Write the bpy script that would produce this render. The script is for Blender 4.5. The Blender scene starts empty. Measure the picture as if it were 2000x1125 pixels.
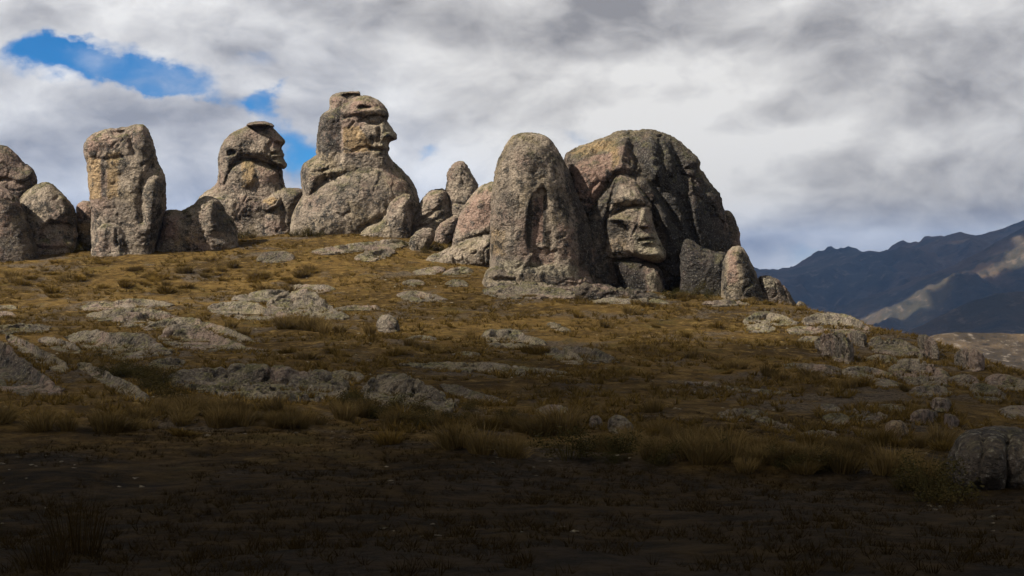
import bpy, math, random
import numpy as np
from mathutils import Vector

# ------------------------------------------------------------------ camera
F = 2747.0          # focal length in photograph pixels (2000 px wide)
HY = 535.0          # photograph row of the horizon
ZC = 1.7            # eye height above the ground underfoot
scene = bpy.context.scene
COL = scene.collection
cam_d = bpy.data.cameras.new('camera')
cam_d.sensor_width = 36.0
cam_d.lens = F / 2000.0 * 36.0
cam_d.shift_y = -(562.5 - HY) / 2000.0
cam_d.clip_start = 0.1
cam_d.clip_end = 60000.0
cam = bpy.data.objects.new('camera', cam_d)
cam.location = (0, 0, ZC)
cam.rotation_euler = (math.radians(90), 0, 0)
COL.objects.link(cam)
scene.camera = cam

# ------------------------------------------------------------------ sun, exposure
SUN_EL = math.radians(42)
SUN_H = Vector((-0.905, -0.425, 0)).normalized()          # horizontal direction towards the sun
SUN_DIR = Vector((SUN_H.x * math.cos(SUN_EL), SUN_H.y * math.cos(SUN_EL), math.sin(SUN_EL)))
sun_d = bpy.data.lights.new('sun', 'SUN')
sun_d.energy = 5.0
sun_d.angle = math.radians(0.53)
sun_d.color = (1.0, 0.93, 0.82)
sun = bpy.data.objects.new('sun', sun_d)
sun.rotation_euler = SUN_DIR.to_track_quat('Z', 'Y').to_euler()
sun.location = (-200, -120, 300)
COL.objects.link(sun)

scene.view_settings.view_transform = 'Standard'
scene.view_settings.look = 'None'
scene.view_settings.exposure = 1.25
scene.view_settings.gamma = 1.0
scene.view_settings.use_curve_mapping = False
scene.render.engine = 'CYCLES'
cy = scene.cycles
cy.use_denoising = True
cy.max_bounces = 5
cy.diffuse_bounces = 3
cy.glossy_bounces = 2
cy.transparent_max_bounces = 14
cy.volume_bounces = 0
cy.use_adaptive_sampling = True
cy.adaptive_threshold = 0.015


# ------------------------------------------------------------------ node helper
class NT:
    def __init__(self, tree):
        self.t = tree
        self.n = tree.nodes
        self.l = tree.links

    def add(self, kind, **kw):
        nd = self.n.new(kind)
        for k, v in kw.items():
            setattr(nd, k, v)
        return nd

    def sock(self, s, v):
        if isinstance(v, bpy.types.NodeSocket):
            self.l.new(v, s)
        elif isinstance(v, (tuple, list)) and s.type == 'RGBA' and len(v) == 3:
            s.default_value = (*v, 1)
        else:
            s.default_value = v

    def math(self, op, a, b=0.0, c=None, clamp=False):
        nd = self.add('ShaderNodeMath', operation=op, use_clamp=clamp)
        self.sock(nd.inputs[0], a)
        self.sock(nd.inputs[1], b)
        if c is not None:
            self.sock(nd.inputs[2], c)
        return nd.outputs[0]

    def vmath(self, op, a, b=(0, 0, 0), scale=None):
        nd = self.add('ShaderNodeVectorMath', operation=op)
        self.sock(nd.inputs[0], a)
        self.sock(nd.inputs[1], b)
        if scale is not None:
            self.sock(nd.inputs['Scale'], scale)
        return nd.outputs['Value'] if op in ('LENGTH', 'DOT_PRODUCT', 'DISTANCE') else nd.outputs[0]

    def noise(self, vec, scale, detail=6, rough=0.55, lac=2.0, dist=0.0, color=False, typ='FBM'):
        nd = self.add('ShaderNodeTexNoise')
        nd.noise_type = typ
        self.sock(nd.inputs['Vector'], vec)
        nd.inputs['Scale'].default_value = scale
        nd.inputs['Detail'].default_value = detail
        nd.inputs['Roughness'].default_value = rough
        nd.inputs['Lacunarity'].default_value = lac
        nd.inputs['Distortion'].default_value = dist
        return nd.outputs['Color' if color else 'Fac']

    def voro(self, vec, scale, feature='F1', rand=1.0, out='Distance'):
        nd = self.add('ShaderNodeTexVoronoi', feature=feature)
        self.sock(nd.inputs['Vector'], vec)
        nd.inputs['Scale'].default_value = scale
        nd.inputs['Randomness'].default_value = rand
        return nd.outputs[out]

    def ramp(self, x, a, b, lo=0.0, hi=1.0, smooth=True):
        nd = self.add('ShaderNodeMapRange')
        nd.interpolation_type = 'SMOOTHSTEP' if smooth else 'LINEAR'
        self.sock(nd.inputs[0], x)
        for i, v in zip((1, 2, 3, 4), (a, b, lo, hi)):
            self.sock(nd.inputs[i], v)
        return nd.outputs[0]

    def mix(self, fac, a, b, mode='MIX'):
        nd = self.add('ShaderNodeMix', data_type='RGBA', blend_type=mode)
        self.sock(nd.inputs[0], fac)
        self.sock(nd.inputs[6], a)
        self.sock(nd.inputs[7], b)
        return nd.outputs[2]

    def scale(self, vec, s):
        return self.vmath('MULTIPLY', vec, s)


def new_mat(name):
    m = bpy.data.materials.new(name)
    m.use_nodes = True
    m.node_tree.nodes.clear()
    return m, NT(m.node_tree)


def finish(N, col, rough=0.9, normal=None, spec=0.2, sheen=0.0):
    b = N.add('ShaderNodeBsdfPrincipled')
    N.sock(b.inputs['Base Color'], N.mix(1.0, col, (0.86, 0.86, 0.86), 'MULTIPLY'))
    N.sock(b.inputs['Roughness'], rough)
    b.inputs['Specular IOR Level'].default_value = spec
    if normal is not None:
        N.sock(b.inputs['Normal'], normal)
    o = N.add('ShaderNodeOutputMaterial')
    N.l.new(b.outputs[0], o.inputs['Surface'])
    return b


def bump(N, height, dist, strength=1.0, normal=None):
    nd = N.add('ShaderNodeBump')
    nd.inputs['Strength'].default_value = strength
    nd.inputs['Distance'].default_value = dist
    N.sock(nd.inputs['Height'], height)
    if normal is not None:
        N.sock(nd.inputs['Normal'], normal)
    return nd.outputs[0]


# ------------------------------------------------------------------ sky
def pdir(px, py):
    return Vector(((px - 1000) / F, 1.0, (HY - py) / F)).normalized()


world = bpy.data.worlds.new('World')
scene.world = world
world.use_nodes = True
wt = world.node_tree
wt.nodes.clear()
W = NT(wt)
sky = W.add('ShaderNodeTexSky', sky_type='NISHITA')
sky.sun_disc = False
sky.sun_elevation = SUN_EL
sky.sun_rotation = math.atan2(SUN_H.x, SUN_H.y)
sky.altitude = 3500
sky.air_density = 1.0
sky.dust_density = 0.3
sky.ozone_density = 2.0
tc = W.add('ShaderNodeTexCoord')
D = tc.outputs['Generated']
sep = W.add('ShaderNodeSeparateXYZ')
W.l.new(D, sep.inputs[0])
# cloud masses live in direction space, wider than they are tall
P = W.scale(D, (1.0, 1.0, 1.75))
warp = W.vmath('SUBTRACT', W.noise(P, 5.0, 4, 0.55, color=True), (0.5, 0.5, 0.5))
P2 = W.vmath('ADD', P, W.vmath('SCALE', warp, scale=0.10))
UP = (-0.012, 0.0, 0.030)


def cl(p):
    return W.math('ADD', W.math('MULTIPLY', W.noise(p, 4.0, 9, 0.54), 0.60), W.math('MULTIPLY', W.noise(W.vmath('ADD', p, (7.3, 2.1, 4.4)), 11.0, 7, 0.52), 0.40))


n_big = cl(P2)
n_up = cl(W.vmath('ADD', P2, UP))
n_low = W.noise(W.vmath('ADD', W.scale(D, (1, 1, 2.4)), (3.7, 9.1, 1.4)), 3.1, 3, 0.5)


DW = W.vmath('ADD', D, W.vmath('SCALE', W.vmath('SUBTRACT', W.noise(W.scale(D, (1, 1, 1.5)), 8.0, 7, 0.60, color=True), (0.5, 0.5, 0.5)), scale=0.11))


def hole(px, py, rx, ry, s):
    c = pdir(px, py)
    d = W.vmath('SUBTRACT', DW, tuple(c))
    d = W.vmath('MULTIPLY', d, (F / rx, 0.8, F / ry))
    return W.math('MULTIPLY', W.ramp(W.vmath('LENGTH', d), 1.0, 0.0), s)


gap = 0.0
for h in ((225, 112, 270, 105, 0.95), (340, 150, 185, 70, 0.68), (120, 85, 130, 60, 0.5), (555, 205, 100, 65, 0.75),
          (580, 290, 95, 130, 0.72), (440, 190, 100, 60, 0.50), (610, 60, 100, 90, 0.42), (530, 125, 120, 55, 0.50),
          (835, 310, 60, 22, 0.30)):
    gap = W.math('ADD', gap, hole(*h))
dens = W.math('ADD', W.math('MULTIPLY', W.math('SUBTRACT', n_big, 0.5), 5.5), 1.22)
dens = W.math('SUBTRACT', dens, W.math('MULTIPLY', W.math('MINIMUM', gap, 0.80), 2.05))
cover_f = W.ramp(dens, -0.28, 0.72)
# cloud flanks that face the sun are brighter than their undersides
lit = W.math('MULTIPLY', W.math('SUBTRACT', n_big, n_up), 6.0)
lit = W.math('ADD', lit, W.math('MULTIPLY', W.math('SUBTRACT', n_low, 0.5), 2.4))
lit = W.math('SUBTRACT', lit, W.math('MULTIPLY', W.math('SUBTRACT', n_big, 0.5), 1.6))
tone = W.ramp(lit, -0.55, 0.50, smooth=False)
ccol = W.mix(tone, (0.125, 0.122, 0.125), (0.370, 0.362, 0.350))
skyc = W.mix(1.0, sky.outputs[0], (0.045, 0.60, 1.0), 'MULTIPLY')
bg1 = W.add('ShaderNodeBackground')
W.l.new(skyc, bg1.inputs[0])
bg1.inputs[1].default_value = 0.05 * 0.82
bg2 = W.add('ShaderNodeBackground')
W.l.new(ccol, bg2.inputs[0])
bg2.inputs[1].default_value = 1.0
mixs = W.add('ShaderNodeMixShader')
W.l.new(cover_f, mixs.inputs[0])
W.l.new(bg1.outputs[0], mixs.inputs[1])
W.l.new(bg2.outputs[0], mixs.inputs[2])
wo = W.add('ShaderNodeOutputWorld')
W.l.new(mixs.outputs[0], wo.inputs[0])

# ------------------------------------------------------------------ numpy noise
rng = np.random.RandomState(11)
PERM = rng.permutation(512).astype(np.int64)
GR = rng.normal(size=(512, 3))
GR = (GR / np.linalg.norm(GR, axis=1)[:, None]).astype(np.float32)


def _h(ix, iy, iz, s=0):
    return PERM[(PERM[(PERM[(ix + s * 37) & 511] + iy) & 511] + iz) & 511]


def gnoise(p, seed=0):
    p = np.asarray(p, np.float64)
    i = np.floor(p).astype(np.int64)
    f = (p - i).astype(np.float32)
    u = f * f * f * (f * (f * 6 - 15) + 10)
    r = 0
    for dx in (0, 1):
        wx = u[:, 0] if dx else 1 - u[:, 0]
        for dy in (0, 1):
            wy = u[:, 1] if dy else 1 - u[:, 1]
            for dz in (0, 1):
                wz = u[:, 2] if dz else 1 - u[:, 2]
                g = GR[_h(i[:, 0] + dx, i[:, 1] + dy, i[:, 2] + dz, seed)]
                d = g[:, 0] * (f[:, 0] - dx) + g[:, 1] * (f[:, 1] - dy) + g[:, 2] * (f[:, 2] - dz)
                r = r + wx * wy * wz * d
    return r * 1.5


def fbm(p, octs=4, gain=0.5, seed=0, ridged=False):
    a, t, r = 1.0, 0.0, 0
    for o in range(octs):
        n = gnoise(p * 2.03 ** o + o * 13.7, seed + o)
        if ridged:
            n = 0.5 - np.abs(n)
        r = r + a * n
        t += a
        a *= gain
    return r / t


JIT = rng.rand(512, 3)


def worley(p, seed=0):
    i = np.floor(p).astype(np.int64)
    f1 = np.full(len(p), 9.0)
    f2 = np.full(len(p), 9.0)
    idn = np.zeros(len(p), np.int64)
    for dx in (-1, 0, 1):
        for dy in (-1, 0, 1):
            for dz in (-1, 0, 1):
                c = i + (dx, dy, dz)
                h = _h(c[:, 0], c[:, 1], c[:, 2], seed)
                d = np.linalg.norm(c + JIT[h] - p, axis=1)
                m = d < f1
                f2 = np.where(m, f1, np.minimum(f2, d))
                idn = np.where(m, h, idn)
                f1 = np.where(m, d, f1)
    return f1, f2, idn


def sstep(x, a, b):
    t = np.clip((x - a) / (b - a), 0, 1)
    return t * t * (3 - 2 * t)


# ------------------------------------------------------------------ the hill as a surface through known points
def W3(px, py, d):
    return ((px - 1000) / F * d, d, ZC - (py - HY) / F * d)


CP = []
for px in (-500, 0, 500, 1000, 1500, 2000, 2500):
    CP.append(W3(px, 1125, 12))
    CP.append(W3(px, 1000, 20))
for px, py, d in ((-500, 830, 35), (0, 832, 34), (500, 840, 33), (850, 870, 31), (1100, 903, 29), (1400, 913, 28), (1700, 960, 24), (2000, 1000, 21)):
    CP.append(W3(px, py, d))
for px, py, d in ((-500, 800, 46), (0, 815, 42), (500, 806, 44), (1000, 848, 38), (1400, 868, 36), (1800, 900, 32), (2200, 930, 32),
                  (-500, 720, 60), (0, 740, 56), (500, 745, 56), (1000, 770, 53), (1500, 800, 48), (1850, 825, 44), (2200, 860, 42),
                  (-500, 640, 84), (0, 650, 82), (500, 655, 82), (1000, 690, 72), (1400, 710, 67), (1750, 745, 60), (2000, 775, 55),
                  (0, 560, 112), (500, 560, 113), (900, 620, 93), (1250, 630, 90), (1550, 655, 84), (1750, 690, 74),
                  (-500, 520, 125), (0, 506, 128), (300, 488, 133), (560, 458, 142), (700, 456, 142), (820, 470, 137), (900, 512, 125),
                  (1050, 572, 108), (1200, 577, 107), (1400, 582, 106), (1520, 590, 107), (1600, 607, 103), (1700, 640, 95), (1800, 664, 85), (1900, 700, 74), (2000, 742, 62)):
    CP.append(W3(px, py, d))
CP += [(0, 0, 0.0), (-40, 0, 0.2), (40, 0, -0.4), (0, -40, 1.5), (-60, -40, 2), (60, -40, 0),
       (-50, 165, 6.0), (-20, 165, 6.0), (0, 150, 2.0), (10, 135, -0.5), (-80, 160, 5), (-60, 200, -6), (0, 200, -8),
       (26, 128, -5.0), (34, 108, -7.5), (38, 92, -9), (34, 76, -7.5), (42, 62, -7.0), (50, 100, -17), (30, 160, -16), (60, 70, -14), (70, 40, -9)]
CP = np.array(CP, float)


def _tps_k(r2):
    return np.where(r2 > 1e-9, r2 * np.log(r2 + 1e-12), 0.0)


_xy = CP[:, :2] / 50.0
_n = len(CP)
_K = _tps_k(((_xy[:, None] - _xy[None]) ** 2).sum(-1)) + np.eye(_n) * 0.004
_Pm = np.c_[np.ones(_n), _xy]
_A = np.block([[_K, _Pm], [_Pm.T, np.zeros((3, 3))]])
_sol = np.linalg.solve(_A, np.r_[CP[:, 2], 0, 0, 0])
_w, _a = _sol[:_n], _sol[_n:]


def tps(X, Y):
    q = np.stack([X, Y], -1) / 50.0
    out = np.empty(len(q))
    for s in range(0, len(q), 20000):
        c = q[s:s + 20000]
        r2 = ((c[:, None] - _xy[None]) ** 2).sum(-1)
        out[s:s + 20000] = _tps_k(r2) @ _w + _a[0] + c @ _a[1:]
    return out


def hill(X, Y, detail=True):
    X = np.asarray(X, float)
    Y = np.asarray(Y, float)
    Xc = np.clip(X, -85, 75)
    Yc = np.clip(Y, -45, 185)
    z = tps(Xc, Yc)
    r = np.hypot(X - Xc, Y - Yc)
    s = sstep(r, 0, 320)
    p = np.stack([X, Y, 0 * X], -1)
    z = z * (1 - s) + s * (-140 + 40 * gnoise(p / 900.0, 5)) - 0.25 * np.minimum(r, 200) * (1 - s)
    # bank behind the near bench
    yc = np.interp(X, [-40, -12, -6, 0, 4, 8, 12, 30], [35, 34, 33, 30.5, 28.5, 26, 23, 20])
    near = np.exp(-(r / 40) ** 2)
    z = z - 0.40 * np.exp(-((Y - yc - 4.0) / 2.2) ** 2) * near + 0.12 * np.exp(-((Y - yc + 0.6) / 1.2) ** 2) * near
    if detail:
        z = z + near * (0.45 * fbm(p / 11.0, 3, 0.5, 3) * sstep(Y, 8, 40) + 0.16 * fbm(p / 2.4, 3, 0.55, 9) + 0.10 * np.abs(gnoise(p / 0.9, 19)) * sstep(Y, 25, 45))
    return z


GX = np.arange(-120, 2121, 8.0)
GY = np.arange(440, 1140, 2.0)


def _ground_map():
    d = np.exp(np.linspace(math.log(7.0), math.log(176.0), 420))
    X = (GX[:, None] - 1000) / F * d[None]
    z = hill(X.ravel(), np.broadcast_to(d, X.shape).ravel()).reshape(X.shape)
    row = HY - F * (z - ZC) / d[None]                 # photograph row of each sample
    top = np.minimum.accumulate(row, axis=1)          # highest row reached so far
    M = np.empty((len(GY), len(GX)))
    MF = np.empty_like(M)
    for i in range(len(GX)):
        t = top[i] - np.arange(len(d)) * 1e-6
        M[:, i] = np.interp(-GY, -t, d, left=7.0, right=np.nan)
        MF[:, i] = np.interp(-GY, -t, d, left=7.0, right=d[int(np.argmin(row[i]))])
    return M, MF


GM, GMF = _ground_map()


def ground_at(px, py, G=None):
    """distance at which the sight lines through photograph pixels meet the hill (nan: they miss it)"""
    G = GM if G is None else G
    fx = np.clip((np.asarray(px, float) - GX[0]) / 8.0, 0, len(GX) - 1.001)
    fy = np.clip((np.asarray(py, float) - GY[0]) / 2.0, 0, len(GY) - 1.001)
    i, j = fx.astype(int), fy.astype(int)
    u, v = fx - i, fy - j
    return (G[j, i] * (1 - u) + G[j, i + 1] * u) * (1 - v) + (G[j + 1, i] * (1 - u) + G[j + 1, i + 1] * u) * v


def ground(px, py):
    d = float(ground_at(px, py))
    return None if math.isnan(d) else d


def on_ground(px, py):
    d = ground(px, py)
    if d is None:
        return None
    x = (px - 1000) / F * d
    return (x, d, float(hill([x], [d])[0]))


# ------------------------------------------------------------------ object helpers
def mesh_from(name, V, Fc, smooth=True):
    me = bpy.data.meshes.new(name)
    V = np.asarray(V, np.float32)
    Fc = np.asarray(Fc, np.int32)
    k = Fc.shape[1]
    me.vertices.add(len(V))
    me.vertices.foreach_set('co', V.ravel())
    me.loops.add(Fc.size)
    me.loops.foreach_set('vertex_index', Fc.ravel())
    me.polygons.add(len(Fc))
    me.polygons.foreach_set('loop_start', np.arange(0, Fc.size, k, dtype=np.int32))
    me.polygons.foreach_set('loop_total', np.full(len(Fc), k, np.int32))
    me.update(calc_edges=True)
    if smooth:
        me.polygons.foreach_set('use_smooth', np.ones(len(Fc), bool))
    return me


def link(name, me, mat=None, parent=None, loc=(0, 0, 0)):
    o = bpy.data.objects.new(name, me)
    COL.objects.link(o)
    o.location = loc
    if parent is not None:
        o.parent = parent
    if mat is not None and me is not None and len(me.materials) == 0:
        me.materials.append(mat)
    return o


def tag(o, label=None, cat=None, group=None, kind=None):
    if label: o['label'] = label
    if cat: o['category'] = cat
    if group: o['group'] = group
    if kind: o['kind'] = kind
    return o


# ------------------------------------------------------------------ materials
def rock_material(name, base_a, base_b, lichen=0.5, speck=0.42, dark=0.5, attr=True, green=0.4):
    m, N = new_mat(name)
    g = N.add('ShaderNodeNewGeometry')
    pos = g.outputs['Position']
    nsep = N.add('ShaderNodeSeparateXYZ')
    N.l.new(g.outputs['Normal'], nsep.inputs[0])
    n1 = N.noise(pos, 0.45, 7, 0.6)
    n2 = N.noise(N.vmath('ADD', pos, (11, 5, 3)), 2.2, 8, 0.65)
    n3 = N.noise(N.vmath('ADD', pos, (3, 15, 8)), 9.0, 5, 0.65)
    n4 = N.noise(N.vmath('ADD', pos, (31, 1, 2)), 0.9, 6, 0.62)
    col = N.mix(N.ramp(n1, 0.36, 0.64), base_a, base_b)
    n0 = N.noise(N.vmath('ADD', pos, (77, 5, 13)), 0.22, 5, 0.6)
    col = N.mix(N.math('MULTIPLY', N.ramp(n0, 0.50, 0.62), 0.75), col, (0.255, 0.178, 0.140))
    col = N.mix(N.math('MULTIPLY', N.ramp(n0, 0.47, 0.36), 0.65), col, (0.255, 0.200, 0.125))
    strk = N.noise(N.scale(pos, (1.5, 1.5, 0.14)), 1.0, 5, 0.6)
    col = N.mix(N.math('MULTIPLY', N.ramp(strk, 0.54, 0.68), 0.6 * dark), col, (0.040, 0.036, 0.033))
    # stains: marks of the stone itself, and shade painted on its darker sides
    if attr:
        at = N.add('ShaderNodeAttribute', attribute_name='stain')
        asep = N.add('ShaderNodeSeparateColor')
        N.l.new(at.outputs['Color'], asep.inputs[0])
        brk = N.ramp(n2, 0.30, 0.58)
        wob = N.math('SUBTRACT', N.math('ADD', N.math('MULTIPLY', n2, 1.9), N.math('MULTIPLY', n3, 1.1)), 1.5)

        def stain(ch, c, amt):
            nonlocal col
            k = N.math('ADD', ch, N.math('MULTIPLY', wob, 0.9))
            k = N.math('MULTIPLY', N.ramp(k, 0.22, 0.80), N.ramp(ch, 0.0, 0.35))
            k = N.math('MULTIPLY', k, amt)
            col = N.mix(k, col, c)
        stain(asep.outputs[0], (0.350, 0.235, 0.112), 0.75)
        stain(asep.outputs[1], (0.270, 0.172, 0.132), 0.8)
        stain(at.outputs['Alpha'], (0.36, 0.31, 0.215), 0.75)
        stain(asep.outputs[2], (0.030, 0.028, 0.027), 0.85)
    # black lichen in blotches and fine pits
    dk = N.math('MULTIPLY', N.ramp(n4, 0.47, 0.60), N.ramp(n2, 0.38, 0.54))
    col = N.mix(N.math('MULTIPLY', dk, dark), col, (0.028, 0.026, 0.024))
    col = N.mix(N.math('MULTIPLY', N.ramp(n3, 0.50, 0.38), 0.62), col, (0.030, 0.027, 0.024))
    n6 = N.noise(N.vmath('ADD', pos, (53, 8, 21)), 4.2, 6, 0.74)
    col = N.mix(N.math('MULTIPLY', N.ramp(n6, 0.46, 0.34), 0.42), col, (0.034, 0.030, 0.026))
    # pale crustose lichen flecks
    v = N.voro(N.vmath('ADD', pos, N.vmath('SCALE', N.vmath('SUBTRACT', N.noise(pos, 6, 3, color=True), (.5, .5, .5)), scale=0.25)), 3.6)
    sp = N.math('MULTIPLY', N.ramp(v, 0.33, 0.20), N.ramp(n2, 0.46, 0.62))
    sp2 = N.math('MAXIMUM', N.ramp(n3, 0.56, 0.64), N.math('MULTIPLY', N.ramp(n6, 0.60, 0.70), 0.7))
    sp = N.math('MAXIMUM', N.math('MULTIPLY', sp, 0.75), N.math('MULTIPLY', sp2, 0.8))
    col = N.mix(N.math('MULTIPLY', sp, speck), col, (0.42, 0.39, 0.32))
    # yellow-green crust on surfaces open to the sky
    gm = N.math('MULTIPLY', N.ramp(nsep.outputs[2], 0.25, 0.75), N.ramp(N.math('ADD', N.math('MULTIPLY', n4, 0.5), N.math('MULTIPLY', n3, 0.5)), 0.46, 0.58))
    col = N.mix(N.math('MULTIPLY', gm, green), col, (0.185, 0.165, 0.060))
    # relief finer than the mesh
    wv = N.vmath('SCALE', N.vmath('SUBTRACT', N.noise(pos, 3, 4, color=True), (.5, .5, .5)), scale=0.55)
    wp = N.vmath('ADD', pos, wv)
    vz = N.voro(N.scale(wp, (1, 1, 1.5)), 2.6)
    ve = N.voro(N.scale(wp, (1, 1, 1.4)), 6.0)
    amt = N.ramp(N.noise(N.vmath('ADD', pos, (9, 33, 2)), 0.55, 4, 0.6), 0.36, 0.62, 0.15, 1.25)
    h = N.math('ADD', N.math('MULTIPLY', vz, 0.75), N.math('MULTIPLY', ve, 0.35))
    h = N.math('ADD', N.math('MULTIPLY', h, amt), N.math('MULTIPLY', n3, 0.55))
    h = N.math('ADD', h, N.math('MULTIPLY', n2, 1.1))
    nrm = bump(N, h, 0.33, 1.0)
    finish(N, col, 0.92, nrm, 0.12)
    return m


M_ROCK = rock_material('weathered_stone', (0.195, 0.156, 0.121), (0.345, 0.277, 0.208), dark=0.90, green=0.45)
M_DARK = rock_material('dark_lichen_stone', (0.056, 0.046, 0.038), (0.125, 0.097, 0.074), dark=0.85, speck=0.40, green=0.25)
M_SLAB = rock_material('pale_bedrock', (0.125, 0.103, 0.080), (0.215, 0.176, 0.133), dark=0.85, speck=0.42, green=0.5)


def ground_material():
    m, N = new_mat('highland_turf')
    g = N.add('ShaderNodeNewGeometry')
    pos = g.outputs['Position']
    n1 = N.noise(pos, 0.085, 6, 0.6)
    n2 = N.noise(N.vmath('ADD', pos, (40, 7, 0)), 0.35, 7, 0.62)
    n3 = N.noise(N.vmath('ADD', pos, (4, 70, 0)), 1.6, 7, 0.65)
    n4 = N.noise(N.vmath('ADD', pos, (14, 20, 0)), 7.0, 6, 0.7)
    n5 = N.noise(N.vmath('ADD', pos, (1, 2, 0)), 30.0, 3, 0.7)
    mixn = N.math('ADD', N.math('MULTIPLY', n1, 0.45), N.math('MULTIPLY', n2, 0.55))
    col = N.mix(N.ramp(mixn, 0.40, 0.60), (0.052, 0.032, 0.010), (0.142, 0.086, 0.025))
    col = N.mix(N.math('MULTIPLY', N.ramp(n3, 0.50, 0.66), 0.75), col, (0.225, 0.150, 0.052))
    col = N.mix(N.math('MULTIPLY', N.ramp(n2, 0.54, 0.66), 0.65), col, (0.052, 0.042, 0.011))
    n6 = N.noise(N.vmath('ADD', pos, (90, 3, 0)), 0.16, 8, 0.68)
    col = N.mix(N.math('MULTIPLY', N.ramp(n6, 0.515, 0.60), 0.8), col, N.mix(N.ramp(n4, 0.40, 0.60), (0.045, 0.035, 0.026), (0.140, 0.112, 0.085)))
    col = N.mix(N.math('MULTIPLY', N.ramp(n3, 0.46, 0.34), 0.75), col, (0.026, 0.019, 0.009))
    col = N.mix(N.math('MULTIPLY', N.ramp(n4, 0.47, 0.34), 0.8), col, (0.020, 0.014, 0.007))
    col = N.mix(N.math('MULTIPLY', N.ramp(n4, 0.60, 0.72), 0.5), col, (0.24, 0.165, 0.065))
    col = N.mix(N.math('MULTIPLY', N.ramp(n5, 0.68, 0.76), 0.5), col, (0.26, 0.22, 0.17))
    sp_ = N.add('ShaderNodeSeparateXYZ')
    N.l.new(pos, sp_.inputs[0])
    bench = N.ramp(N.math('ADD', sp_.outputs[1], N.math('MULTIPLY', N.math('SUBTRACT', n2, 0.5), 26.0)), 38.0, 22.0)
    shaded_turf = N.mix(N.ramp(n3, 0.40, 0.62), (0.008, 0.005, 0.0018), (0.030, 0.018, 0.0055))  # brown near turf with its deep shade put into the colour
    shaded_turf = N.mix(N.math('MULTIPLY', N.ramp(n5, 0.66, 0.76), 0.5), shaded_turf, (0.12, 0.095, 0.07))
    col = N.mix(N.math('MULTIPLY', bench, 0.85), col, shaded_turf)
    h = N.math('ADD', N.math('MULTIPLY', n4, 0.34), N.math('MULTIPLY', n3, 0.55))
    h = N.math('ADD', h, N.math('MULTIPLY', n5, 0.12))
    finish(N, col, 0.95, bump(N, h, 0.70, 1.0), 0.05)
    return m


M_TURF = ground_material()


def mountain_material(name, cols, sc):
    m, N = new_mat(name)
    g = N.add('ShaderNodeNewGeometry')
    pos = g.outputs['Position']
    n1 = N.noise(pos, 1.1 / sc, 8, 0.62)
    n2 = N.noise(N.vmath('ADD', pos, (500, 70, 0)), 6.0 / sc, 7, 0.65)
    col = N.mix(N.ramp(n1, 0.42, 0.60), cols[0], cols[1])
    col = N.mix(N.math('MULTIPLY', N.ramp(n2, 0.55, 0.68), 0.8), col, cols[2])
    col = N.mix(N.math('MULTIPLY', N.ramp(n2, 0.46, 0.36), 0.7), col, cols[3])
    finish(N, col, 0.95, bump(N, n2, sc * 0.05, 1.0), 0.05)
    return m


# ------------------------------------------------------------------ ground sheet
def axis(lo, hi, step, far, grow=1.22):
    a = list(np.arange(lo, hi, step))
    s = step
    x = lo
    left = []
    while x > -far:
        s *= grow
        x -= s
        left.append(x)
    s = step
    x = a[-1]
    right = []
    while x < far:
        s *= grow
        x += s
        right.append(x)
    return np.array(left[::-1] + a + right)


def build_ground():
    xs = axis(-62, 56, 0.40, 13500)
    ya = [6.0]
    while ya[-1] < 175:
        ya.append(ya[-1] + 0.12 + ya[-1] * 0.0032)
    s, y, back = 0.3, 6.0, []
    while y > -900:
        s *= 1.25
        y -= s
        back.append(y)
    s, y, fwd = 0.6, ya[-1], []
    while y < 13500:
        s *= 1.2
        y += s
        fwd.append(y)
    ys = np.array(back[::-1] + ya + fwd)
    X, Y = np.meshgrid(xs, ys)
    Z = hill(X.ravel(), Y.ravel())
    nx, ny = len(xs), len(ys)
    V = np.c_[X.ravel(), Y.ravel(), Z]
    i = np.arange(nx * ny).reshape(ny, nx)
    Q = np.stack([i[:-1, :-1], i[:-1, 1:], i[1:, 1:], i[1:, :-1]], -1).reshape(-1, 4)
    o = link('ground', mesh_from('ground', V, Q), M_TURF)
    tag(o, kind='structure')


build_ground()


# ------------------------------------------------------------------ hills and mountains beyond
def ridge(name, D, sky_pts, front, back, rough, mat, seed, nx=260, ny=120, base=-330.0, lean=0.0, spur=1.0):
    """a range whose crest runs along the given skyline at distance D, with slopes falling both ways"""
    sky_pts = np.array(sky_pts, float)
    x0, x1 = sky_pts[0, 0], sky_pts[-1, 0]
    pxs = np.linspace(x0, x1, nx)
    crest = np.interp(pxs, sky_pts[:, 0], sky_pts[:, 1])
    ts = np.linspace(-1, 1, ny)
    T, PX = np.meshgrid(ts, pxs, indexing='ij')
    CR = np.broadcast_to(crest, T.shape)
    Yd = D + np.where(T < 0, T * front, T * back) + lean * (PX - 1700)
    Xw = (PX - 1000) / F * D
    zc = ZC - (CR - HY) / F * (D + lean * (PX - 1700))
    a = np.abs(T)
    fall = a ** 0.9
    Z = zc * (1 - fall) + base * fall
    p = np.stack([Xw.ravel(), Yd.ravel(), 0 * Xw.ravel()], -1)
    sc = front * 0.45
    n = fbm(p / sc, 6, 0.52, seed, ridged=True) - 0.18
    n2 = fbm(p * (1, 0.35, 1) / (sc * 0.45), 5, 0.55, seed + 4, ridged=True) - 0.18
    amp = rough * sstep(a, 0.0, 0.25).ravel()
    Z = Z.ravel() + amp * (n + 0.6 * n2 * spur) + rough * 0.02 * fbm(p / (sc * 0.06), 4, 0.6, seed + 9)
    V = np.c_[p[:, 0], p[:, 1], Z]
    i = np.arange(nx * ny).reshape(ny, nx)
    Q = np.stack([i[:-1, :-1], i[:-1, 1:], i[1:, 1:], i[1:, :-1]], -1).reshape(-1, 4)
    return tag(link(name, mesh_from(name, V, Q), mat), kind='structure')


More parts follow.
